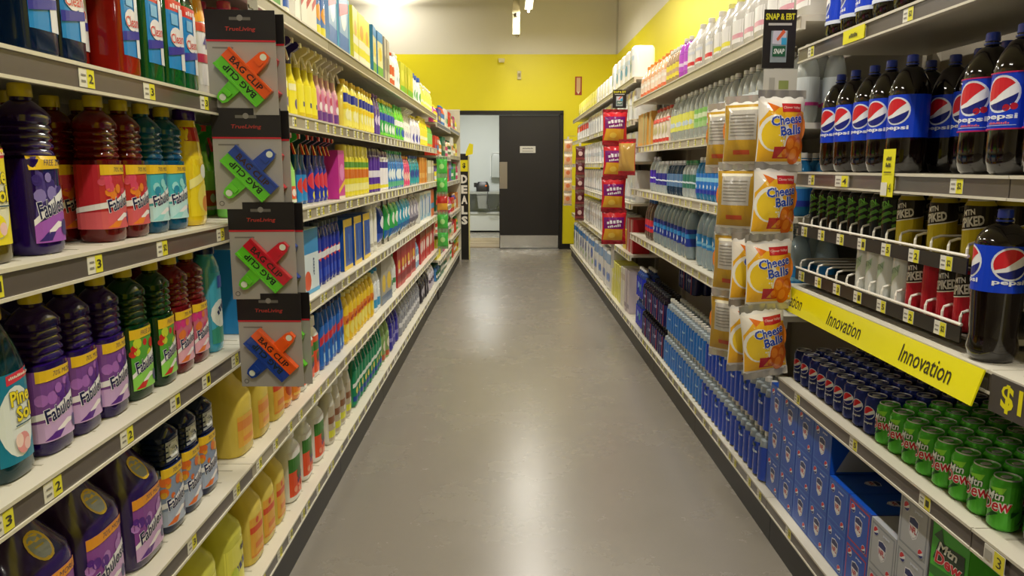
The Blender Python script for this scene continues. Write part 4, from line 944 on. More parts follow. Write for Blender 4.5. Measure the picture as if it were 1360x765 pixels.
# yellow strip with lettering on the shelf below the racks, with its holder
def strip():
    W = 1.215; h = .085
    m = MB().box(-W/2, W/2, -.004, 0, -h/2, h/2, M('#efe512', .25, coat=.4))
    decal(m, Flat((0, -.004, 0), (1, 0, 0), (0, 0, 1)), [text('Innovation', x, 0, .225, .046, '#39351c', 0, 0, .004) for x in (-.49, -.05, .40)], .0006)
    return m
tag(obj('shelf_strip', strip(), None, (XR-.018, JR+.61, 1.018), -PI/2), 'yellow Innovation strip along the shelf below the wire racks', 'sign').rotation_euler.x = -.28
m = MB().box(-.55, .55, -.003, 0, -.04, .04, M('#4c4642', .35))
decal(m, Flat((0, -.003, 0), (1, 0, 0), (0, 0, 1)), [text('$1', -.48, 0, .065, .062, '#efe512', 0, 0, .03)], .0006)
tag(obj('price_strip', m, None, (XR-.0055, JR-.57, 1.018), -PI/2), 'dark price strip with large yellow $1', 'sign')
# yellow shelf talker and tags on the eye level channel
m = MB().box(-.032, .032, -.0012, 0, -.045, .085, M('#f1ea22', .4))
decal(m, Flat((0, -.0012, 0), (1, 0, 0), (0, 0, 1)), [*scrib(0, .06, .03, .012, '#4a4620'), *scrib(0, .042, .03, .012, '#4a4620', 0, 2), rect(-.02, .02, .02, .024, '#6a661c'), rect(-.03, -.042, .004, -.006, '#e9e6da'), text('4', .018, -.02, .014, .024, '#4a4620')], .0004)
tag(obj('shelf_talker', m, None, (XR-.0065, 2.055, RP-.018), -PI/2), 'tall yellow price card standing above the cola shelf edge', 'sign')
tag(obj('price_label', TAG_Y, None, (XR-.0065, 2.34, RP-.026), -PI/2), 'wide yellow price label on the cola shelf edge', 'sign')
m = MB().box(-.07, .07, -.0012, 0, -.02, .02, M('#f1ea22', .4)); decal(m, Flat((0, -.0012, 0), (1, 0, 0), (0, 0, 1)), scrib(0, 0, .06, .014, '#5a5620'), .0004)
tag(obj('price_label', m, None, (XR-.0065, 2.33, RA-.026), -PI/2), 'wide yellow price label on the top drinks shelf edge', 'sign')
m = MB().box(-.034, .034, -.0012, 0, -.021, .021, M('#e9e6da', .4)); decal(m, Flat((0, -.0012, 0), (1, 0, 0), (0, 0, 1)), [rect(0, -.021, .034, .021, '#efe63a'), text('3', .017, 0, .016, .024, '#4a4620'), rect(-.03, -.01, -.006, .012, '#b5b2a8')], .0004)
tag(obj('price_label', m, None, (XR-.0065, 1.47, RC-.026), -PI/2), 'price label reading 3 below the small cola bottles', 'sign')

# ---- seltzer, juice and water bays
RZ1, RZ2, RZ3, RZ4 = RZ[1:]
def tall(r, h, body, cap, z0, z1, fn, name='drink_bottle', **k): return big_bottle(name, r, h, body, cap, z0, z1, fn, N=16, petal=False, **k)
WC = plastic('#e9e7e0', .3)
CL = clearp()
jw = lambda c, *b: jug('drink_jug', .15, .15, .30, M('#e9e6e2', .2, trans=.4, ior=1.25), plastic(c, .3), (.15, .5, .9, P('#eceae8', b)))
fill(jw('#e8c8d0', ('b', .2, .4, '#e0a0b0')), R_, RZ4, 2.83, 3.8, 'white drink jug with faint pink band on the top shelf')
fill(jw('#e8e28a', ('b', .1, .3, '#e9e04a')), R_, RZ4, 3.82, 4.14, 'white drink jug with yellow band on the top shelf')
fill(jw('#e9e4e0', ('b', .1, .3, '#d8303a'), ('b', .7, .85, '#d8dce8')), R_, RZ4, 4.16, 4.72, 'white drink jug with red band on the top shelf')
fill(tall(.045, .26, plastic('#b04ac0', .2), WC, .2, .6, P('#c45ad0', [('b', .3, .5, '#e8d0ee')])), R_, RZ4, 4.74, 4.94, 'purple drink bottle on the top shelf')
fill(tall(.04, .24, M('#d8b890', .15, trans=.5), WC, .2, .55, P('#e9d84a', [('b', .3, .6, '#c8a888')])), R_, RZ4, 4.96, 5.32, 'small amber drink bottle with yellow label on the top shelf')
fill(jug('drink_jug', .13, .13, .27, plastic('#d9a074', .2), plastic('#e08a3a', .3), (.1, .5, .9, P('#e9d4c4', [('b', .0, .2, '#d86a4a'), ('b', .6, .8, '#f0e8de')]))), R_, RZ4, 5.35, 6.4, 'peach coloured juice jug with orange cap on the top shelf')
selt = lambda c, *b: tall(.042, .29, M('#dce2de', .08, trans=.55, ior=1.22, coat=.5), WC, .22, .58, P(c, b))
fill(selt('#d8e0e4', ('b', .0, .12, '#c83a8c')), R_, RZ3, 2.83, 3.68, 'clear seltzer bottle with pale label behind the cheese snack bags', rows=2)
fill(selt('#dfe6ee', ('b', .7, .8, '#3a5ab0'), ('d', 0, .5, .14, '#c84a5a'), ('b', 0, .1, '#c8308a')), R_, RZ3, 3.70, 4.2, 'clear seltzer bottle with white label and pink hem', rows=2)
fill(selt('#8fc86a', ('b', .5, .75, '#d9e6c0'), ('b', 0, .3, '#a8d08a')), R_, RZ3, 4.22, 4.52, 'clear seltzer bottle with green label', rows=2)
fill(selt('#e4e26a', ('b', .3, .5, '#efeebc'), ('d', .1, .4, .16, '#c8d8e8')), R_, RZ3, 4.54, 5.16, 'clear seltzer bottle with yellow label', rows=2)
fill(bottle('juice_bottle', .11, .09, .26, plastic('#d8cabc', .2), plastic('#c8402c', .3), (.06, .7, .97, P('#e2d8cc', [('b', .0, .14, '#c83c34'), ('b', .82, 1, '#d24a3c'), ('d', 0, .5, .2, '#c8c08a')])), N=16), R_, RZ3, 5.2, 5.78, 'cream juice bottle with red top and hem')
fill(box(.12, .1, .26, '#dba24a', ('b', .1, .9, '#cdb070'), ('r', .5, 0, 1, 1, '#b9c08a'), name='juice_carton'), R_, RZ3, 5.8, 6.4, 'ochre drink carton beside the red topped juice bottles')
wb = lambda c, capc, t=None, body=None, r=.034, h=.225: tall(r, h, body or CL, plastic(capc, .3), .25, .62, water(c, '#dfe8f4', t), 'water_bottle')
fill(tall(.036, .24, M('#3a9ad8', .1, trans=.5, ior=1.25), WC, .15, .62, P('#2c7ad0', [('b', .6, .8, '#8fd0f0'), ('d', 0, .35, .1, '#dfeaf6'), ('b', 0, .2, '#2a3ca8')])), R_, RZ2, 2.83, 4.38, 'bright blue sports water bottle with white cap', rows=2)
fill(wb('#3a7a6a', '#3a8a5a'), R_, RZ2, 4.4, 4.72, 'clear water bottle with green cap and teal label', rows=2)
fill(wb('#5a7ea8', '#e6e9ee', None, M('#3a5a7a', .1, trans=.6, ior=1.25)), R_, RZ2, 4.74, 5.2, 'smoky blue water bottle with grey blue label', rows=2)
fill(wb('#2a2c8c', '#e6e6ea'), R_, RZ2, 5.22, 5.6, 'clear water bottle with navy label and white cap')
fill(wb('#4a2ab0', '#c8c6d0', r=.042, h=.26), R_, RZ2, 5.62, 5.82, 'single tall water bottle with violet label')
bigw = tall(.05, .33, M('#cfe6f2', .08, trans=.5, ior=1.2, coat=.5), WC, .34, .56, P('#2f8fd8', [('b', .2, .4, '#7fc4ec'), ('d', 0, .6, .2, '#e4f0f8')]), 'water_bottle')
fill(bigw, R_, RZ1, 2.83, 4.32, 'large clear water bottle with sky blue label', rows=2)
fill(tall(.05, .32, M('#b8ccd6', .08, trans=.5, ior=1.2, coat=.5), WC, .25, .58, P('#1f3a9c', [('s', .4, .5, .8, .6, '#2f8fd8'), ('d', 0, .3, .16, '#c8d8ec')]), 'water_bottle'), R_, RZ1, 4.5, 5.64, 'large clear water bottle with navy label', rows=2)
fill(tall(.045, .31, M('#8a6a5a', .1, trans=.5), plastic('#2a6ab8', .3), .2, .5, P('#d83440', [('b', .3, .5, '#5a3aa8')])), R_, RZ1, 5.68, 6.0, 'brown drink bottle with red label and blue cap')

# ---- shrink wrapped packs on the base deck
def pack(name, nx, ny, r, h, body, cap, filmc, fn, z0=.03, z1=.70):
    S = [(0, r*.8, r*.8), (.01, r, r), (z1*h, r, r), (z1*h+.025, r*.9, r*.9), (h-.035, r*.45, r*.45), (h-.022, r*.4, r*.4), (h-.016, r*.4, r*.4)]
    b = MB().loft(S, body, 12); c = MB().cyl(r*.46, h-.018, h, cap, 10)
    bm, cm = b.mesh('bottle'), c.mesh('bottle_cap')
    W, D = nx*2*r, ny*2*r
    fm = MB(); pts = []
    def side(n, f):
        for i in range(n):
            for q in range(7):
                t = PI*(q+.5)/7; pts.append(f((i+.5)*2*r-n*r - r*math.cos(t), r*math.sin(t)*.85))
    side(nx, lambda u, o: (u, -D/2+r*.75-o-.0015)); side(ny, lambda u, o: (W/2-r*.75+o+.0015, u)); side(nx, lambda u, o: (-u, D/2-r*.75+o+.0015)); side(ny, lambda u, o: (-W/2+r*.75-o-.0015, -u))
    zz = [z0*h, .2*h, .42*h, z1*h]; n = len(pts); v = []
    for z in zz: v += [(x, y, z) for x, y in pts]
    for k in range(len(zz)-1):
        o = len(fm.v); fm.add(v if k == 0 else [], [], filmc[k])
        for i in range(n): fm.f.append([k*n+i, k*n+(i+1) % n, (k+1)*n+(i+1) % n, (k+1)*n+i]); fm.m.append(fm.mi(filmc[k]))
    class Bumps:
        step = r*2/7; vstep = None
        def at(self, u, z, e):
            t = ((u+W/2) % (2*r))-r
            return (u, -D/2+r*.75-.85*math.sqrt(max(0, r*r-t*t))-.0018-e, z)
    decal(fm, Bumps(), fn(W/2*.9, z0*h, z1*h), .0006)
    me = fm.mesh('shrink_film')
    return dict(name=name, nx=nx, ny=ny, r=r, h=h, b=bm, c=cm, f=me, w=W, d=D)
def place_pack(k, x, y, z, label, group):
    g = empty(k['name'], (x, y, z+.0018), -PI/2, label, 'pack', group)
    for i in range(k['nx']):
        for j in range(k['ny']):
            b = obj('bottle', k['b'], g, ((i+.5)*2*k['r']-k['w']/2, (j+.5)*2*k['r']-k['d']/2, 0)); obj('bottle_cap', k['c'], b)
    obj('shrink_film', k['f'], g)
bluefilm = [M('#1748c0', .2, coat=.5)]*3
pk_blue = pack('water_pack', 3, 2, .032, .215, M('#c4d0d8', .1, trans=.35, ior=1.2, coat=.5), WC, bluefilm, lambda hw, z0, z1: [*scrib(0, z0+(z1-z0)*.72, hw*.9, .016, '#cfe0f4'), rect(-hw*.3, z0+(z1-z0)*.85, hw*.2, z0+(z1-z0)*.95, '#1a3c50')])
pk_light = pack('water_pack', 3, 2, .032, .215, M('#c4d0d8', .1, trans=.35, ior=1.2, coat=.5), WC, [M('#2474cc', .2, coat=.5)]*3, lambda hw, z0, z1: scrib(0, z0+(z1-z0)*.6, hw*.9, .016, '#a8d0ec'))
pk_cola = pack('cola_pack', 3, 2, .034, .22, M('#1a1420', .08), plastic('#20242c', .3), [M('#1c2060', .18, coat=.5)]*3, lambda hw, z0, z1: [*scrib(0, z0+(z1-z0)*.6, hw*1.1, .024, '#9a9ec8'), rect(hw*.8, z0, hw*.9, z1, '#a8404c')])
pk_sky = pack('water_pack', 4, 2, .036, .24, M('#4a66b0', .08, trans=.4, ior=1.2), WC, [M('#1c2ec0', .15, coat=.6)]*3, lambda hw, z0, z1: [disc(-hw*.3, z0+(z1-z0)*.6, .03, '#8fa8e8'), disc(hw*.5, z0+(z1-z0)*.5, .03, '#4a86a0')])
xp = 1.06+.032*2
for t in range(2):
    for i in range(5):
        place_pack(pk_blue, 1.115+.012*(t == 1), 3.01+i*.2, RB+t*.2165, 'deep blue wrapped water pack, %s tier, %s from the cartons' % (('lower', 'upper')[t], ORD[i]), 'deep blue water packs')
    for i in range(5):
        place_pack(pk_light, 1.115+.012*(t == 1), 4.01+i*.2, RB+t*.2165, 'lighter blue wrapped water pack, %s tier, %s from the deep blue ones' % (('lower', 'upper')[t], ORD[i]), 'lighter blue water packs')
    for i in range(4):
        place_pack(pk_cola, 1.12, 5.02+i*.212, RB+t*.2215, 'black and navy wrapped cola pack, %s tier, %s from light blue packs' % (('lower', 'upper')[t], ORD[i]), 'navy cola packs')
    place_pack(pk_sky, 1.13+.01, 6.0+.0, RB+t*.2415, 'royal blue glossy bottle pack beside the cola packs, %s one' % ('lower', 'upper')[t], 'royal blue packs')
place_pack(pk_cola, 1.30, 5.0, RB+.443, 'black and navy cola pack on top, set back, nearer the light blue packs', 'navy cola packs'); place_pack(pk_cola, 1.30, 5.22, RB+.443, 'black and navy cola pack on top, set back, nearer the royal blue packs', 'navy cola packs')

# ---- paper goods
def soft(w, d, h, col, blobs, name='paper_pack', n=5):
    a, b = w/2, d/2; S = [(0, a*.9, b*.9, n), (.02, a, b, n), (h*.5, a*1.01, b*1.02, n), (h-.025, a, b, n), (h, a*.88, b*.86, n)]
    m = MB().loft(S, film(col), 20)
    return Kind(name, 'pack', [('wrapper', m), ('print', decal(MB(), Wrap(S, .03), plain(col, blobs)(a*.9, h*.08, h*.92), .001, .0006, film)), ('end_fold', MB().prism([(-a*.5, -b*.3), (a*.5, -b*.3), (a*.3, b*.3), (-a*.3, b*.3)], lambda u, v, t: (u, v, t), h, h+.004, film(col)))], w*1.05, d*1.03, h)
wpk = lambda *b, **k: soft(k.get('w', .24), k.get('d', .2), k.get('h', .28), k.get('c', '#e9eaec'), b)
q = JQ
fill(box(.10, .2, .38, '#c9bcc4', ('b', .1, .2, '#8a7a90'), name='snack_box'), R_, RB, 6.50, 6.75, 'mauve tall box on the base deck by the blue packs', front=1.06)
fill(box(.10, .2, .37, '#e4dfd0', ('b', .7, .85, '#c8b8a0'), name='snack_box'), R_, RB, 6.76, 7.0, 'cream tall box on the base deck', front=1.06)
fill(box(.12, .2, .35, '#e3df6a', ('d', 0, .6, .1, '#f0eeca'), name='snack_box'), R_, RB, 7.02, 7.6, 'pale yellow tall box on the base deck', front=1.06)
fill(wpk(('d', -.3, .3, .14, '#2a6ad0'), ('d', .3, .3, .14, '#2a6ad0'), ('b', .7, 1, '#7fa6d8'), w=.34, h=.42), R_, RB, 7.65, 9.2, 'large white paper roll pack with blue spots on the base deck', front=1.05)
fill(wpk(('d', 0, .5, .2, '#2a5ac8'), ('b', .75, .95, '#3a86d8'), ('d', .4, .2, .1, '#8fc84a'), w=.32, h=.42), R_, RB, 9.3, 12.2, 'white and blue towel pack with green spot on the base deck', front=1.05)
fill(wpk(('b', .4, .6, '#d8d4d0'), h=.30), R_, RQ[1], 7.1, 12.2, 'plain white tissue pack on the shelf above base deck')
fill(box(.16, .15, .30, '#b8242c', ('r', -.2, 0, .2, 1, '#d8d0c4'), name='snack_box'), R_, RQ[1], 6.52, 6.85, 'red box with pale stripe below the red snack bags')
fill(box(.14, .12, .18, '#e3c42c', ('d', 0, .5, .25, '#c83a2c'), name='snack_box'), R_, RQ[1], 6.87, 7.06, 'yellow box with red disc below the red snack bags')
fill(wpk(('d', 0, .5, .16, '#d0d6dc'), ('b', 0, .1, '#a8b0b8'), h=.28), R_, RQ[2], 6.55, 12.2, 'white napkin pack with grey disc on the middle shelf')
fill(wpk(('b', .2, .6, '#9fb4cc'), ('d', .2, .7, .12, '#d8d090'), h=.26), R_, RQ[3], 6.55, 9.0, 'white pack with slate blue band')
fill(wpk(('b', .3, .5, '#c8d2dc'), h=.26), R_, RQ[3], 9.05, 12.2, 'white pack with pale blue band near the back wall')
fill(wpk(('d', -.2, .5, .18, '#dfe3e8'), ('b', .8, 1, '#d8c4c0'), h=.27), R_, RQ[4], 6.55, 10.5, 'white towel pack on the second highest shelf')
fill(wpk(('b', .5, .9, '#d84a3a'), ('d', 0, .3, .14, '#efe8d8'), h=.25), R_, RQ[4], 10.55, 12.2, 'white pack with red top band on the second highest shelf')
fill(wpk(('d', 0, .4, .2, '#3a9ad0'), ('b', .6, .75, '#c8d8e8'), h=.30), R_, RQ[5], 6.7, 8.2, 'white roll pack with sky blue disc on the top shelf')
fill(wpk(('b', .3, .6, '#f0f0ec'), h=.22), R_, RQ[5], 8.25, 9.6, 'short plain white pack on the top shelf')
fill(wpk(('b', .3, .6, '#f2ea9a'), c='#ece67a', h=.22), R_, RQ[5], 9.65, 12.0, 'pale yellow pack on the top shelf by the wall')

# ================================================================== HANGING STRIPS
def hang_strip(x, y, z0, z1, label, reach=-.09, rz=0):
    g = empty('clip_strip', (x, y, z0), rz, label, 'rack')
    obj('strip', MB().box(-.014, .014, 0, .002, 0, z1-z0, M('#d9d6cc', .3)), g)
    obj('hanger', MB().tube([(0, .001, z1-z0-.005), (0, .012, z1-z0+.012), (reach*.5, .02, z1-z0+.012), (reach, .02, z1-z0+.004)], .003, STEEL, 6), g)
    n = max(2, int((z1-z0)/.26))
    for i in range(n): obj('hook', MB().tube([(0, 0, (i+.9)*(z1-z0)/n), (0, -.03, (i+.9)*(z1-z0)/n-.002), (0, -.034, (i+.9)*(z1-z0)/n+.006)], .002, STEEL, 5), g)
    return g
hang_strip(-.715, 2.155, .86, 1.96, 'thin strip carrying the bag clip cards')
def clip_card(ca, cb, na, nb):
    w, h = .182, .275
    card = MB().box(-w/2, w/2, -.001, .001, 0, h, M('#a5a09c', .5))
    hd = MB().box(-w/2-.001, w/2+.001, -.0022, .0022, h-.078, h+.001, M('#191416', .4))
    decal(hd, Flat((0, -.0022, 0), (1, 0, 0), (0, 0, 1)), [rect(-w/2, h-.082, w/2, h-.077, '#c02434'), text('TrueLiving', 0, h-.05, .08, .014, '#a8342f', .15, 0, .02), rect(-.028, h-.026, .028, h-.018, '#6a6662'), disc(0, h-.02, .008, '#8a8682')], .0003)
    decal(card, Flat((0, -.001, 0), (1, 0, 0), (0, 0, 1)), [rect(-w*.42, h-.1, -w*.12, h-.096, '#77726e'), disc(-w*.42, .016, .007, '#5a5654'), disc(-w*.42, .016, .005, '#a5a09c')], .0003)
    parts = [('card', card), ('header', hd)]
    # the clip: two long jaws side by side with a tab out of the middle of each, turned on the card
    th = -math.radians(47); cx, cz = 0.004, .098; c, s_ = math.cos(th), math.sin(th)
    for k, (col, sg, nm) in enumerate(((ca, 1, 'clip_jaw'), (cb, -1, 'clip_jaw'))):
        mt = plastic(col, .3)
        mp = lambda u, v, t: (cx+u*c-v*s_, t, cz+u*s_+v*c)
        m = MB(); L2, jw, tw, tl = .078, .032, .019, .058
        if sg > 0: pts = [(-L2, 0), (L2, 0), (L2, jw), (tw, jw), (tw*.85, jw+tl*.8), (tw*.5, jw+tl), (-tw*.5, jw+tl), (-tw*.85, jw+tl*.8), (-tw, jw), (-L2, jw)]
        else: pts = [(-L2, 0), (-L2, -jw), (-tw, -jw), (-tw*.85, -jw-tl*.8), (-tw*.5, -jw-tl), (tw*.5, -jw-tl), (tw*.85, -jw-tl*.8), (tw, -jw), (L2, -jw), (L2, 0)]
        m.prism(pts, mp, -.004-.002*k, -.022+.004*k, mt)
        m.prism([(-L2, sg*.026), (L2, sg*.026), (L2, sg*.032), (-L2, sg*.032)], mp, -.020+.004*k, -.027+.004*k, mt)
        m.prism([(-tw*.6, sg*(jw+.02)), (tw*.6, sg*(jw+.02)), (tw*.6, sg*(jw+.034)), (-tw*.6, sg*(jw+.034))], mp, -.02, -.026, mt)
        F = Flat((cx, -.0222+.004*k, cz), (c, 0, s_), (-s_, 0, c))
        decal(m, F, [text('BAG CLIP', .0, sg*.014, .112, .017, '#1c2a18' if k else '#3a2218', 0, PI if sg < 0 else 0, .025), disc(0, sg*(jw+tl*.78), .009, '#dfe6d8')], .0004)
        parts.append((nm, m))
    parts.append(('spring', MB().tube([(cx-.012, -.006, cz-.012), (cx+.012, -.006, cz+.012)], .005, STEEL, 6)))
    return Kind('bag_clip_card', 'packet', parts, w, .03, h)
GRN, ORG, BLU, RED = '#62c828', '#ee5a12', '#173f9e', '#c8162c'
cards = [(clip_card(ORG, GRN, 0, 0), -.728, 1.640, 'bag clip card with orange and green clip, topmost of the strip', RED), (clip_card(BLU, GRN, 0, 0), -.727, 1.382, 'bag clip card with blue and green clip', RED),
         (clip_card(RED, GRN, 0, 0), -.700, 1.125, 'bag clip card with red and green clip', BLU), (clip_card(ORG, BLU, 0, 0), -.692, .865, 'bag clip card with orange and blue clip, lowest of the strip', GRN)]
backcards = {RED: clip_card(RED, RED, 0, 0), BLU: clip_card(BLU, GRN, 0, 0), GRN: clip_card(GRN, ORG, 0, 0)}
for i, (k, x, z, lab, bc) in enumerate(cards):
    k.place((x, 2.085, z), [.10, .16, .05, -.02][i], lab, 'bag clip cards')
    backcards[bc].place((x+.014, 2.13, z-.004), -.05, 'bag clip card hanging behind the %s card of the strip' % ['topmost', 'second', 'third', 'lowest'][i], 'bag clip cards')
def cheese_front(hw, z0, z1):
    H = z1-z0
    P = [rect(-hw, z0, hw, z1, '#f0e8da'), poly([(-hw, z0), (hw, z0), (hw, z1-H*.2), (hw*.3, z1-H*.1), (-hw*.6, z1-H*.14), (-hw, z1-H*.35)], '#f0b428'), disc(-hw*.4, z0+H*.46, hw*.62, '#f3efe4', H*.3, 20), disc(-hw*.42, z0+H*.44, hw*.5, '#f2cc2c', H*.25, 18),
         disc(hw*.75, z0+H*.55, hw*.4, '#e8862c', H*.25), poly([(-hw*.7, z1-H*.04), (-hw*.2, z1-H*.12), (-hw*.5, z1-H*.2)], '#e0701c'),
         rect(-hw*.1, z1-H*.2, hw*.8, z1-H*.06, '#c02a2c'), text('Clover Valley', hw*.35, z1-H*.13, hw*.8, H*.05, '#f0dcc8', .2)]
    P += [rect(-hw*.4, z0+H*.05, hw*.3, z0+H*.24, '#b8242a'), poly([(-hw*.2, z0+H*.07), (hw*.15, z0+H*.07), (hw*.0, z0+H*.2)], '#e0a02c')]
    for u, v, r in ((.35, .27, .3), (.75, .25, .3), (.55, .1, .3), (.1, .14, .16)): P += [disc(hw*u, z0+H*v, hw*r, '#d9661a', H*r*.5), disc(hw*u-hw*.06, z0+H*v+H*.02, hw*r*.6, '#ee8a2c', H*r*.3)]
    P += outlined('Cheese', hw*.12, z0+H*.68, hw*1.45, H*.16, '#2c4cb4', '#f4f0ec', 0, .12, .06, .03) + outlined('Balls', hw*.3, z0+H*.51, hw*1.05, H*.16, '#2c4cb4', '#f4f0ec', 0, .12, .06, .03)
    return P
def cheese_back(hw, z0, z1):
    H = z1-z0
    P = [rect(-hw, z0, hw, z1, '#bb932e'), rect(-hw*.7, z0+H*.38, hw*.7, z1-H*.06, '#b9b4aa'), rect(-hw*.75, z0+H*.9, hw*.75, z0+H*.95, '#efe8d0'), rect(-hw*.4, z0+H*.12, hw*.4, z0+H*.2, '#c0502c')]
    return P + [rect(-hw*.6, z0+H*(.45+.06*i), hw*.6, z0+H*(.465+.06*i), '#8a867e') for i in range(7)]
chz = bag(.175, .235, .07, cheese_front, cheese_back, '#e6e2da')
hang_strip(.985, 2.80, .86, 1.93, 'thin strip carrying the cheese snack bags', 0.07)
CZ = [(.972, 1.505, -.05), (.962, 1.258, .05), (.965, 1.005, -.10), (.968, .752, .0)]
for i, (x, z, t) in enumerate(CZ):
    nm = ['topmost', 'second', 'third', 'lowest'][i]
    b = chz.place((x-.022, 2.645, z), .18+t, 'cheese snack bag facing out, %s of the strip' % nm, 'cheese snack bags')
    b.rotation_euler.y = [.0, .02, -.05, -.12][i]
    if i > 1: chz.place((x-.055, 2.755, z-.004), .25, 'cheese snack bag tucked behind the %s one' % nm, 'cheese snack bags')
    c = chz.place((x-.078, 2.83+.02*(i % 2)+(.07 if i > 1 else .03), z+.002), PI-.75, 'cheese snack bag showing its gold back, level with the %s one' % nm, 'cheese snack bags')
    if i < 1: chz.place((x-.11, 3.04, z-.01), PI-1.0, 'cheese snack bag showing its gold back, hung farthest behind the topmost', 'cheese snack bags')
# sign above the strip
def snap_sign(w, h):
    m = MB().box(-w/2, w/2, -.002, .002, 0, h, M('#1a1718', .35))
    decal(m, Flat((0, -.002, 0), (1, 0, 0), (0, 0, 1)), [text('SNAP & EBT', 0, h*.88, w*.9, h*.11, '#d8d22c', 0, 0, .03), rect(-w*.36, h*.73, w*.36, h*.77, '#b9b6b4'), rect(-w*.26, h*.1, w*.24, h*.64, '#8f9aa0'), poly([(-w*.22, h*.42), (w*.2, h*.4), (w*.2, h*.64), (-w*.2, h*.64)], '#c8c4d4'),
          poly([(-w*.05, h*.46), (w*.18, h*.62), (w*.1, h*.66), (-w*.1, h*.5)], '#d8603a'), rect(w*.06, h*.4, w*.22, h*.52, '#3aa0d0'), rect(-w*.2, h*.2, w*.2, h*.38, '#1f5a3c'), text('SNAP', 0, h*.29, w*.34, h*.09, '#e4e8e4', .2, 0, .03)], .0005)
    g = [('sign_board', m), ('clip', MB().box(-.012, .012, .002, .012, h*.3, h*.7, M('#c8c6c0', .3)))]
    return Kind('shelf_sign', 'sign', g, w, .004, h)
snap_sign(.115, .20).place((.955, 2.72, 1.845), 0, 'small black sign with yellow heading above the cheese snack bags')
pc = MB().box(-.06, .06, -.001, .001, 0, .12, M('#c9c6bc', .4)); decal(pc, Flat((0, -.001, 0), (1, 0, 0), (0, 0, 1)), [rect(-.005, .05, .03, .08, '#8f9a5a'), rect(-.04, .03, -.02, .09, '#a8a59c')], .0004)
tag(obj('price_card', pc, None, (.965, 2.715, 1.722), 0), 'pale price card under the small black sign', 'sign')
snap_sign(.115, .15)  .place((.925, 6.385, 1.985), 0, 'small black sign with yellow heading above the red snack bags')
# red snack bags farther on
def red_front(hw, z0, z1):
    H = z1-z0
    return [rect(-hw, z0, hw, z1, '#c8202c'), rect(-hw*.9, z0+H*.45, hw*.85, z1-H*.12, '#7a1c70'), *scrib(0, z0+H*.72, hw*1.4, H*.14, '#ece4ea', .1), *scrib(0, z0+H*.56, hw*1.2, H*.1, '#ece4ea', .1, 3), poly([(-hw*.95, z0+H*.02), (hw*.7, z0), (hw*.75, z0+H*.42), (-hw*.8, z0+H*.45)], '#d8a02c'), disc(-hw*.2, z0+H*.2, hw*.3, '#e8c04a', H*.1)]
redb = bag(.21, .25, .07, red_front, lambda hw, z0, z1: [rect(-hw, z0, hw, z1, '#b89048')], '#c8202c', '#b0303a')
hang_strip(.90, 6.42, .62, 2.0, 'thin strip carrying the red snack bags', 0.16)
for i, z in enumerate((1.70, 1.42, 1.14, .86)):
    redb.place((.885+.01*(i % 2), 6.34, z), .05*(-1)**i, 'red snack bag with purple panel, %s of the strip' % ['topmost', 'second', 'third', 'lowest'][i], 'red snack bags')
redb.place((.965, 6.17, 1.45), PI-1.0, 'red snack bag turned to show its tan back', 'red snack bags')
pkt = bag(.13, .17, .04, lambda hw, z0, z1: [rect(-hw, z0, hw, z1, '#5a1f28'), disc(0, z0+(z1-z0)*.55, hw*.5, '#d8b8b0'), rect(-hw, z0, hw, z0+(z1-z0)*.2, '#8a3a3a')], None, '#5a2028', '#8a6a60')
pkt2 = bag(.13, .17, .04, lambda hw, z0, z1: [rect(-hw, z0, hw, z1, '#e2b48a'), disc(0, z0+(z1-z0)*.5, hw*.55, '#d87a4a'), rect(-hw, z1-(z1-z0)*.2, hw, z1, '#efe0c8')], None, '#e4c8a0', '#d8ccb8')
hang_strip(.965, 10.3, .75, 1.82, 'thin strip carrying dark maroon packets by the wall', 0.06); hang_strip(.90, 11.6, .9, 1.95, 'thin strip carrying peach packets by the wall', 0.16)
for i in range(5):
    pkt.place((.965, 10.24, 1.58-.2*i), 0, 'maroon packet hanging in a column near paper packs, %s from the top' % ORD[i], 'maroon packets')
    pkt2.place((.90, 11.54, 1.72-.2*i), 0, 'peach packet hanging in a column before the yellow wall, %s from the top' % ORD[i], 'peach packets')
grn = bag(.12, .16, .04, lambda hw, z0, z1: [rect(-hw, z0, hw, z1, '#4ab84a'), disc(0, z0+(z1-z0)*.5, hw*.5, '#a8e08a')], None, '#4ab04a', '#9ac89a')
redp = bag(.12, .16, .04, lambda hw, z0, z1: [rect(-hw, z0, hw, z1, '#b8302c'), rect(-hw, z0, hw, z0+(z1-z0)*.5, '#e0a83a')], None, '#b8302c', '#c89a8a')
hang_strip(-.76, 8.22, .55, 1.62, 'thin strip carrying green and red pouches', -0.05)
for i in range(5): (redp if i == 2 else grn).place((-.74, 8.16, 1.42-.2*i), 0, 'red and amber pouch between green ones on the strip' if i == 2 else 'green pouch hanging at the end of cleaner shelving, %s from the top' % ORD[i], 'hanging pouches')

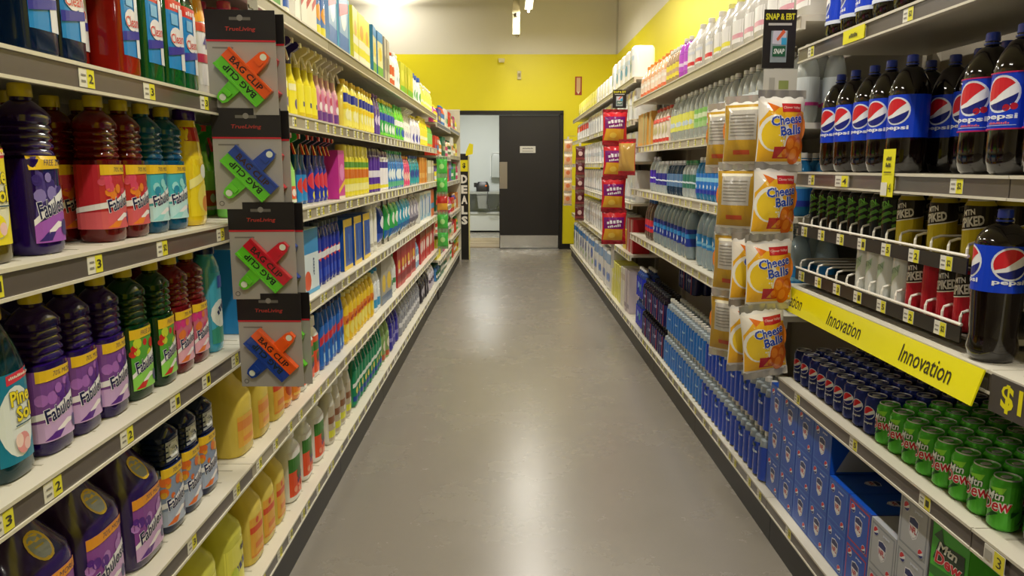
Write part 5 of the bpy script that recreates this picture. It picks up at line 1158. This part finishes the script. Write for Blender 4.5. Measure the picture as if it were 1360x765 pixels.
# ================================================================== DETAILS AT THE BACK
g = empty('deals_panel', (-.73, 11.95, 0), 0, 'tall black end panel with white vertical DEALS lettering', 'sign')
obj('panel', MB().box(-.065, .065, 0, .03, 0, 1.70, M('#14110f', .4)), g)
obj('edge_trim', MB().box(.065, .085, -.004, .034, 0, 1.66, M('#d8cf8a', .4)), g)
y_ = MB().box(-.06, .06, -.004, 0, 1.42, 1.60, M('#e4d81c', .4)); decal(y_, Flat((0, -.004, 0), (1, 0, 0), (0, 0, 1)), [text('$', 0, 1.51, .05, .09, '#2a2816', 0, 0, .04)], .001); obj('price_badge', y_, g)
lt = MB()
for i, ch in enumerate('DEALS'): decal(lt, Flat((0, 0, 0), (1, 0, 0), (0, 0, 1)), [text(ch, 0, 1.30-.165*i, .10, .135, '#e6e2da', 0, 0, .05)], .002)
obj('lettering', lt, g)
tag(obj('yellow_flag', MB().prism([(-.06, 0), (.05, .03), (.06, .18), (.0, .2), (-.06, .06)], lambda u, v, t: (u, t, v), -.012, .012, M('#e8dc1c', .4)), None, (-.64, 11.96, 1.665)), 'small yellow flag above the DEALS panel', 'sign')
# fire extinguisher sign, detectors, pendant camera
m = MB().box(-.06, .06, -.004, 0, -.16, .16, M('#a83c28', .4)); decal(m, Flat((0, -.004, 0), (1, 0, 0), (0, 0, 1)), [rect(-.035, -.1, .035, .14, '#d8b48a'), poly([(-.03, -.1), (.03, -.1), (0, -.145)], '#ecdccc')], .001)
tag(obj('fire_sign', m, None, (1.22, YW-.001, 2.91)), 'red and tan arrow sign on the yellow wall', 'sign')
g = empty('alarm_beacon', (.17, YW, 3.09), 0, 'small white alarm box low on the yellow wall', 'detector'); obj('housing', MB().loft([(-.07, .035, .02, 4, -.02), (.07, .035, .02, 4, -.02)], M('#ddd3a8', .4), 12), g); obj('lens', MB().loft([(-.03, .02, .012, 2, -.04), (.03, .02, .012, 2, -.04)], M('#a89868', .2), 10), g)
g = empty('wall_speaker', (-.14, YW, 3.33), 0, 'small cream sensor under the white band', 'detector'); obj('bracket', MB().box(-.015, .015, -.06, 0, -.01, .02, M('#cfc48c', .4)), g); obj('sensor_head', MB().loft([(-.03, .05, .03, 3, -.08), (.035, .06, .04, 3, -.08)], M('#e2d9b0', .4), 12), g)
g = empty('pendant_camera', (.10, 11.8, 3.46), 0, 'cream pendant housing hanging below the ceiling before white band', 'camera')
PM = M('#b9b08c', .45)
obj('lower_housing', MB().box(-.055, .055, -.05, .05, .03, .33, PM), g); obj('drop_pole', MB().box(-.05, .05, -.04, .04, .38, ZC-3.46, PM), g)
obj('camera_collar', MB().box(-.06, .06, -.06, .06, .33, .38, M('#e4dec4', .4)), g); obj('camera_eye', MB().cyl(.026, .29, .335, M('#3a3428', .3), 12, 0, -.06), g); obj('tip', MB().cyl(.022, 0, .03, M('#8a8068', .4), 10, .02, 0), g)
# stock room furniture
WB = M('#b9bcb8', .5)
g = empty('stockroom_counter', (-.45, 17.2, 0), 0, 'grey wall counter in the stock room', 'counter'); obj('worktop', MB().box(-.55, .55, -.25, .28, .88, .93, M('#9fa29c', .5)), g)
for sx in (-1, 1): obj('leg', MB().box(sx*.5-.02, sx*.5+.02, -.2, .26, 0, .88, WB), g)
obj('lower_shelf', MB().box(-.52, .52, -.22, .27, .42, .46, WB), g); obj('front_panel', MB().box(-.52, .52, -.2, -.18, .04, .42, M('#cdd0cc', .5)), g)
g = empty('label_printer', (-.62, 17.1, .93), 0, 'small black printer with orange spot on the stock room counter', 'printer')
obj('body', MB().loft([(0, .15, .12, 5), (.12, .15, .12, 5), (.22, .11, .08, 5, .02)], M('#1f1d1e', .4), 16), g); obj('paper_tray', MB().box(-.2, -.13, -.05, .08, .1, .2, M('#2a2829', .4)), g); obj('orange_spot', MB().box(.06, .10, -.125, -.11, .12, .15, M('#e8762c', .4)), g)  # small plain orange block on the printer front
g = empty('wall_bin', (-.62, 16.93, .55), 0, 'grey box hanging below the stock room counter', 'box'); obj('bin', MB().loft([(0, .10, .03, 4), (.30, .13, .03, 4)], M('#8a8c88', .5), 14), g); obj('lid', MB().box(-.13, .13, -.035, .03, .30, .32, M('#6f716e', .5)), g)
g = empty('towel_dispenser', (-.28, 17.42, 1.25), 0, 'tall pale dispenser fixed on the stock room wall', 'dispenser'); obj('case', MB().loft([(0, .16, .08, 5), (.5, .16, .08, 5), (.56, .12, .06, 4)], M('#a9aeac', .35), 18), g); obj('cover_edge', MB().tube([(-.16, -.085, .02), (-.16, -.085, .48), (-.1, -.085, .56), (.1, -.085, .56)], .008, M('#e4e6e2', .3), 6), g)
tag(obj('power_cable', MB().tube([(-.50, 16.9, .93), (-.52, 16.88, .7), (-.45, 16.88, .52), (-.3, 16.88, .56), (-.25, 16.9, .68)], .012, M('#4a4a48', .5), 6)), 'dark cable looping under the stock room counter', 'cable')
g = empty('wooden_mat', (-.5, 14.6, 0), 0, 'slatted tan mat on the stock room floor', 'mat')
for i in range(9): obj('slat', MB().box(-.42, .42, -.85+i*.2, -.73+i*.2, 0, .02, M('#a8987c', .6, var=.1)), g)
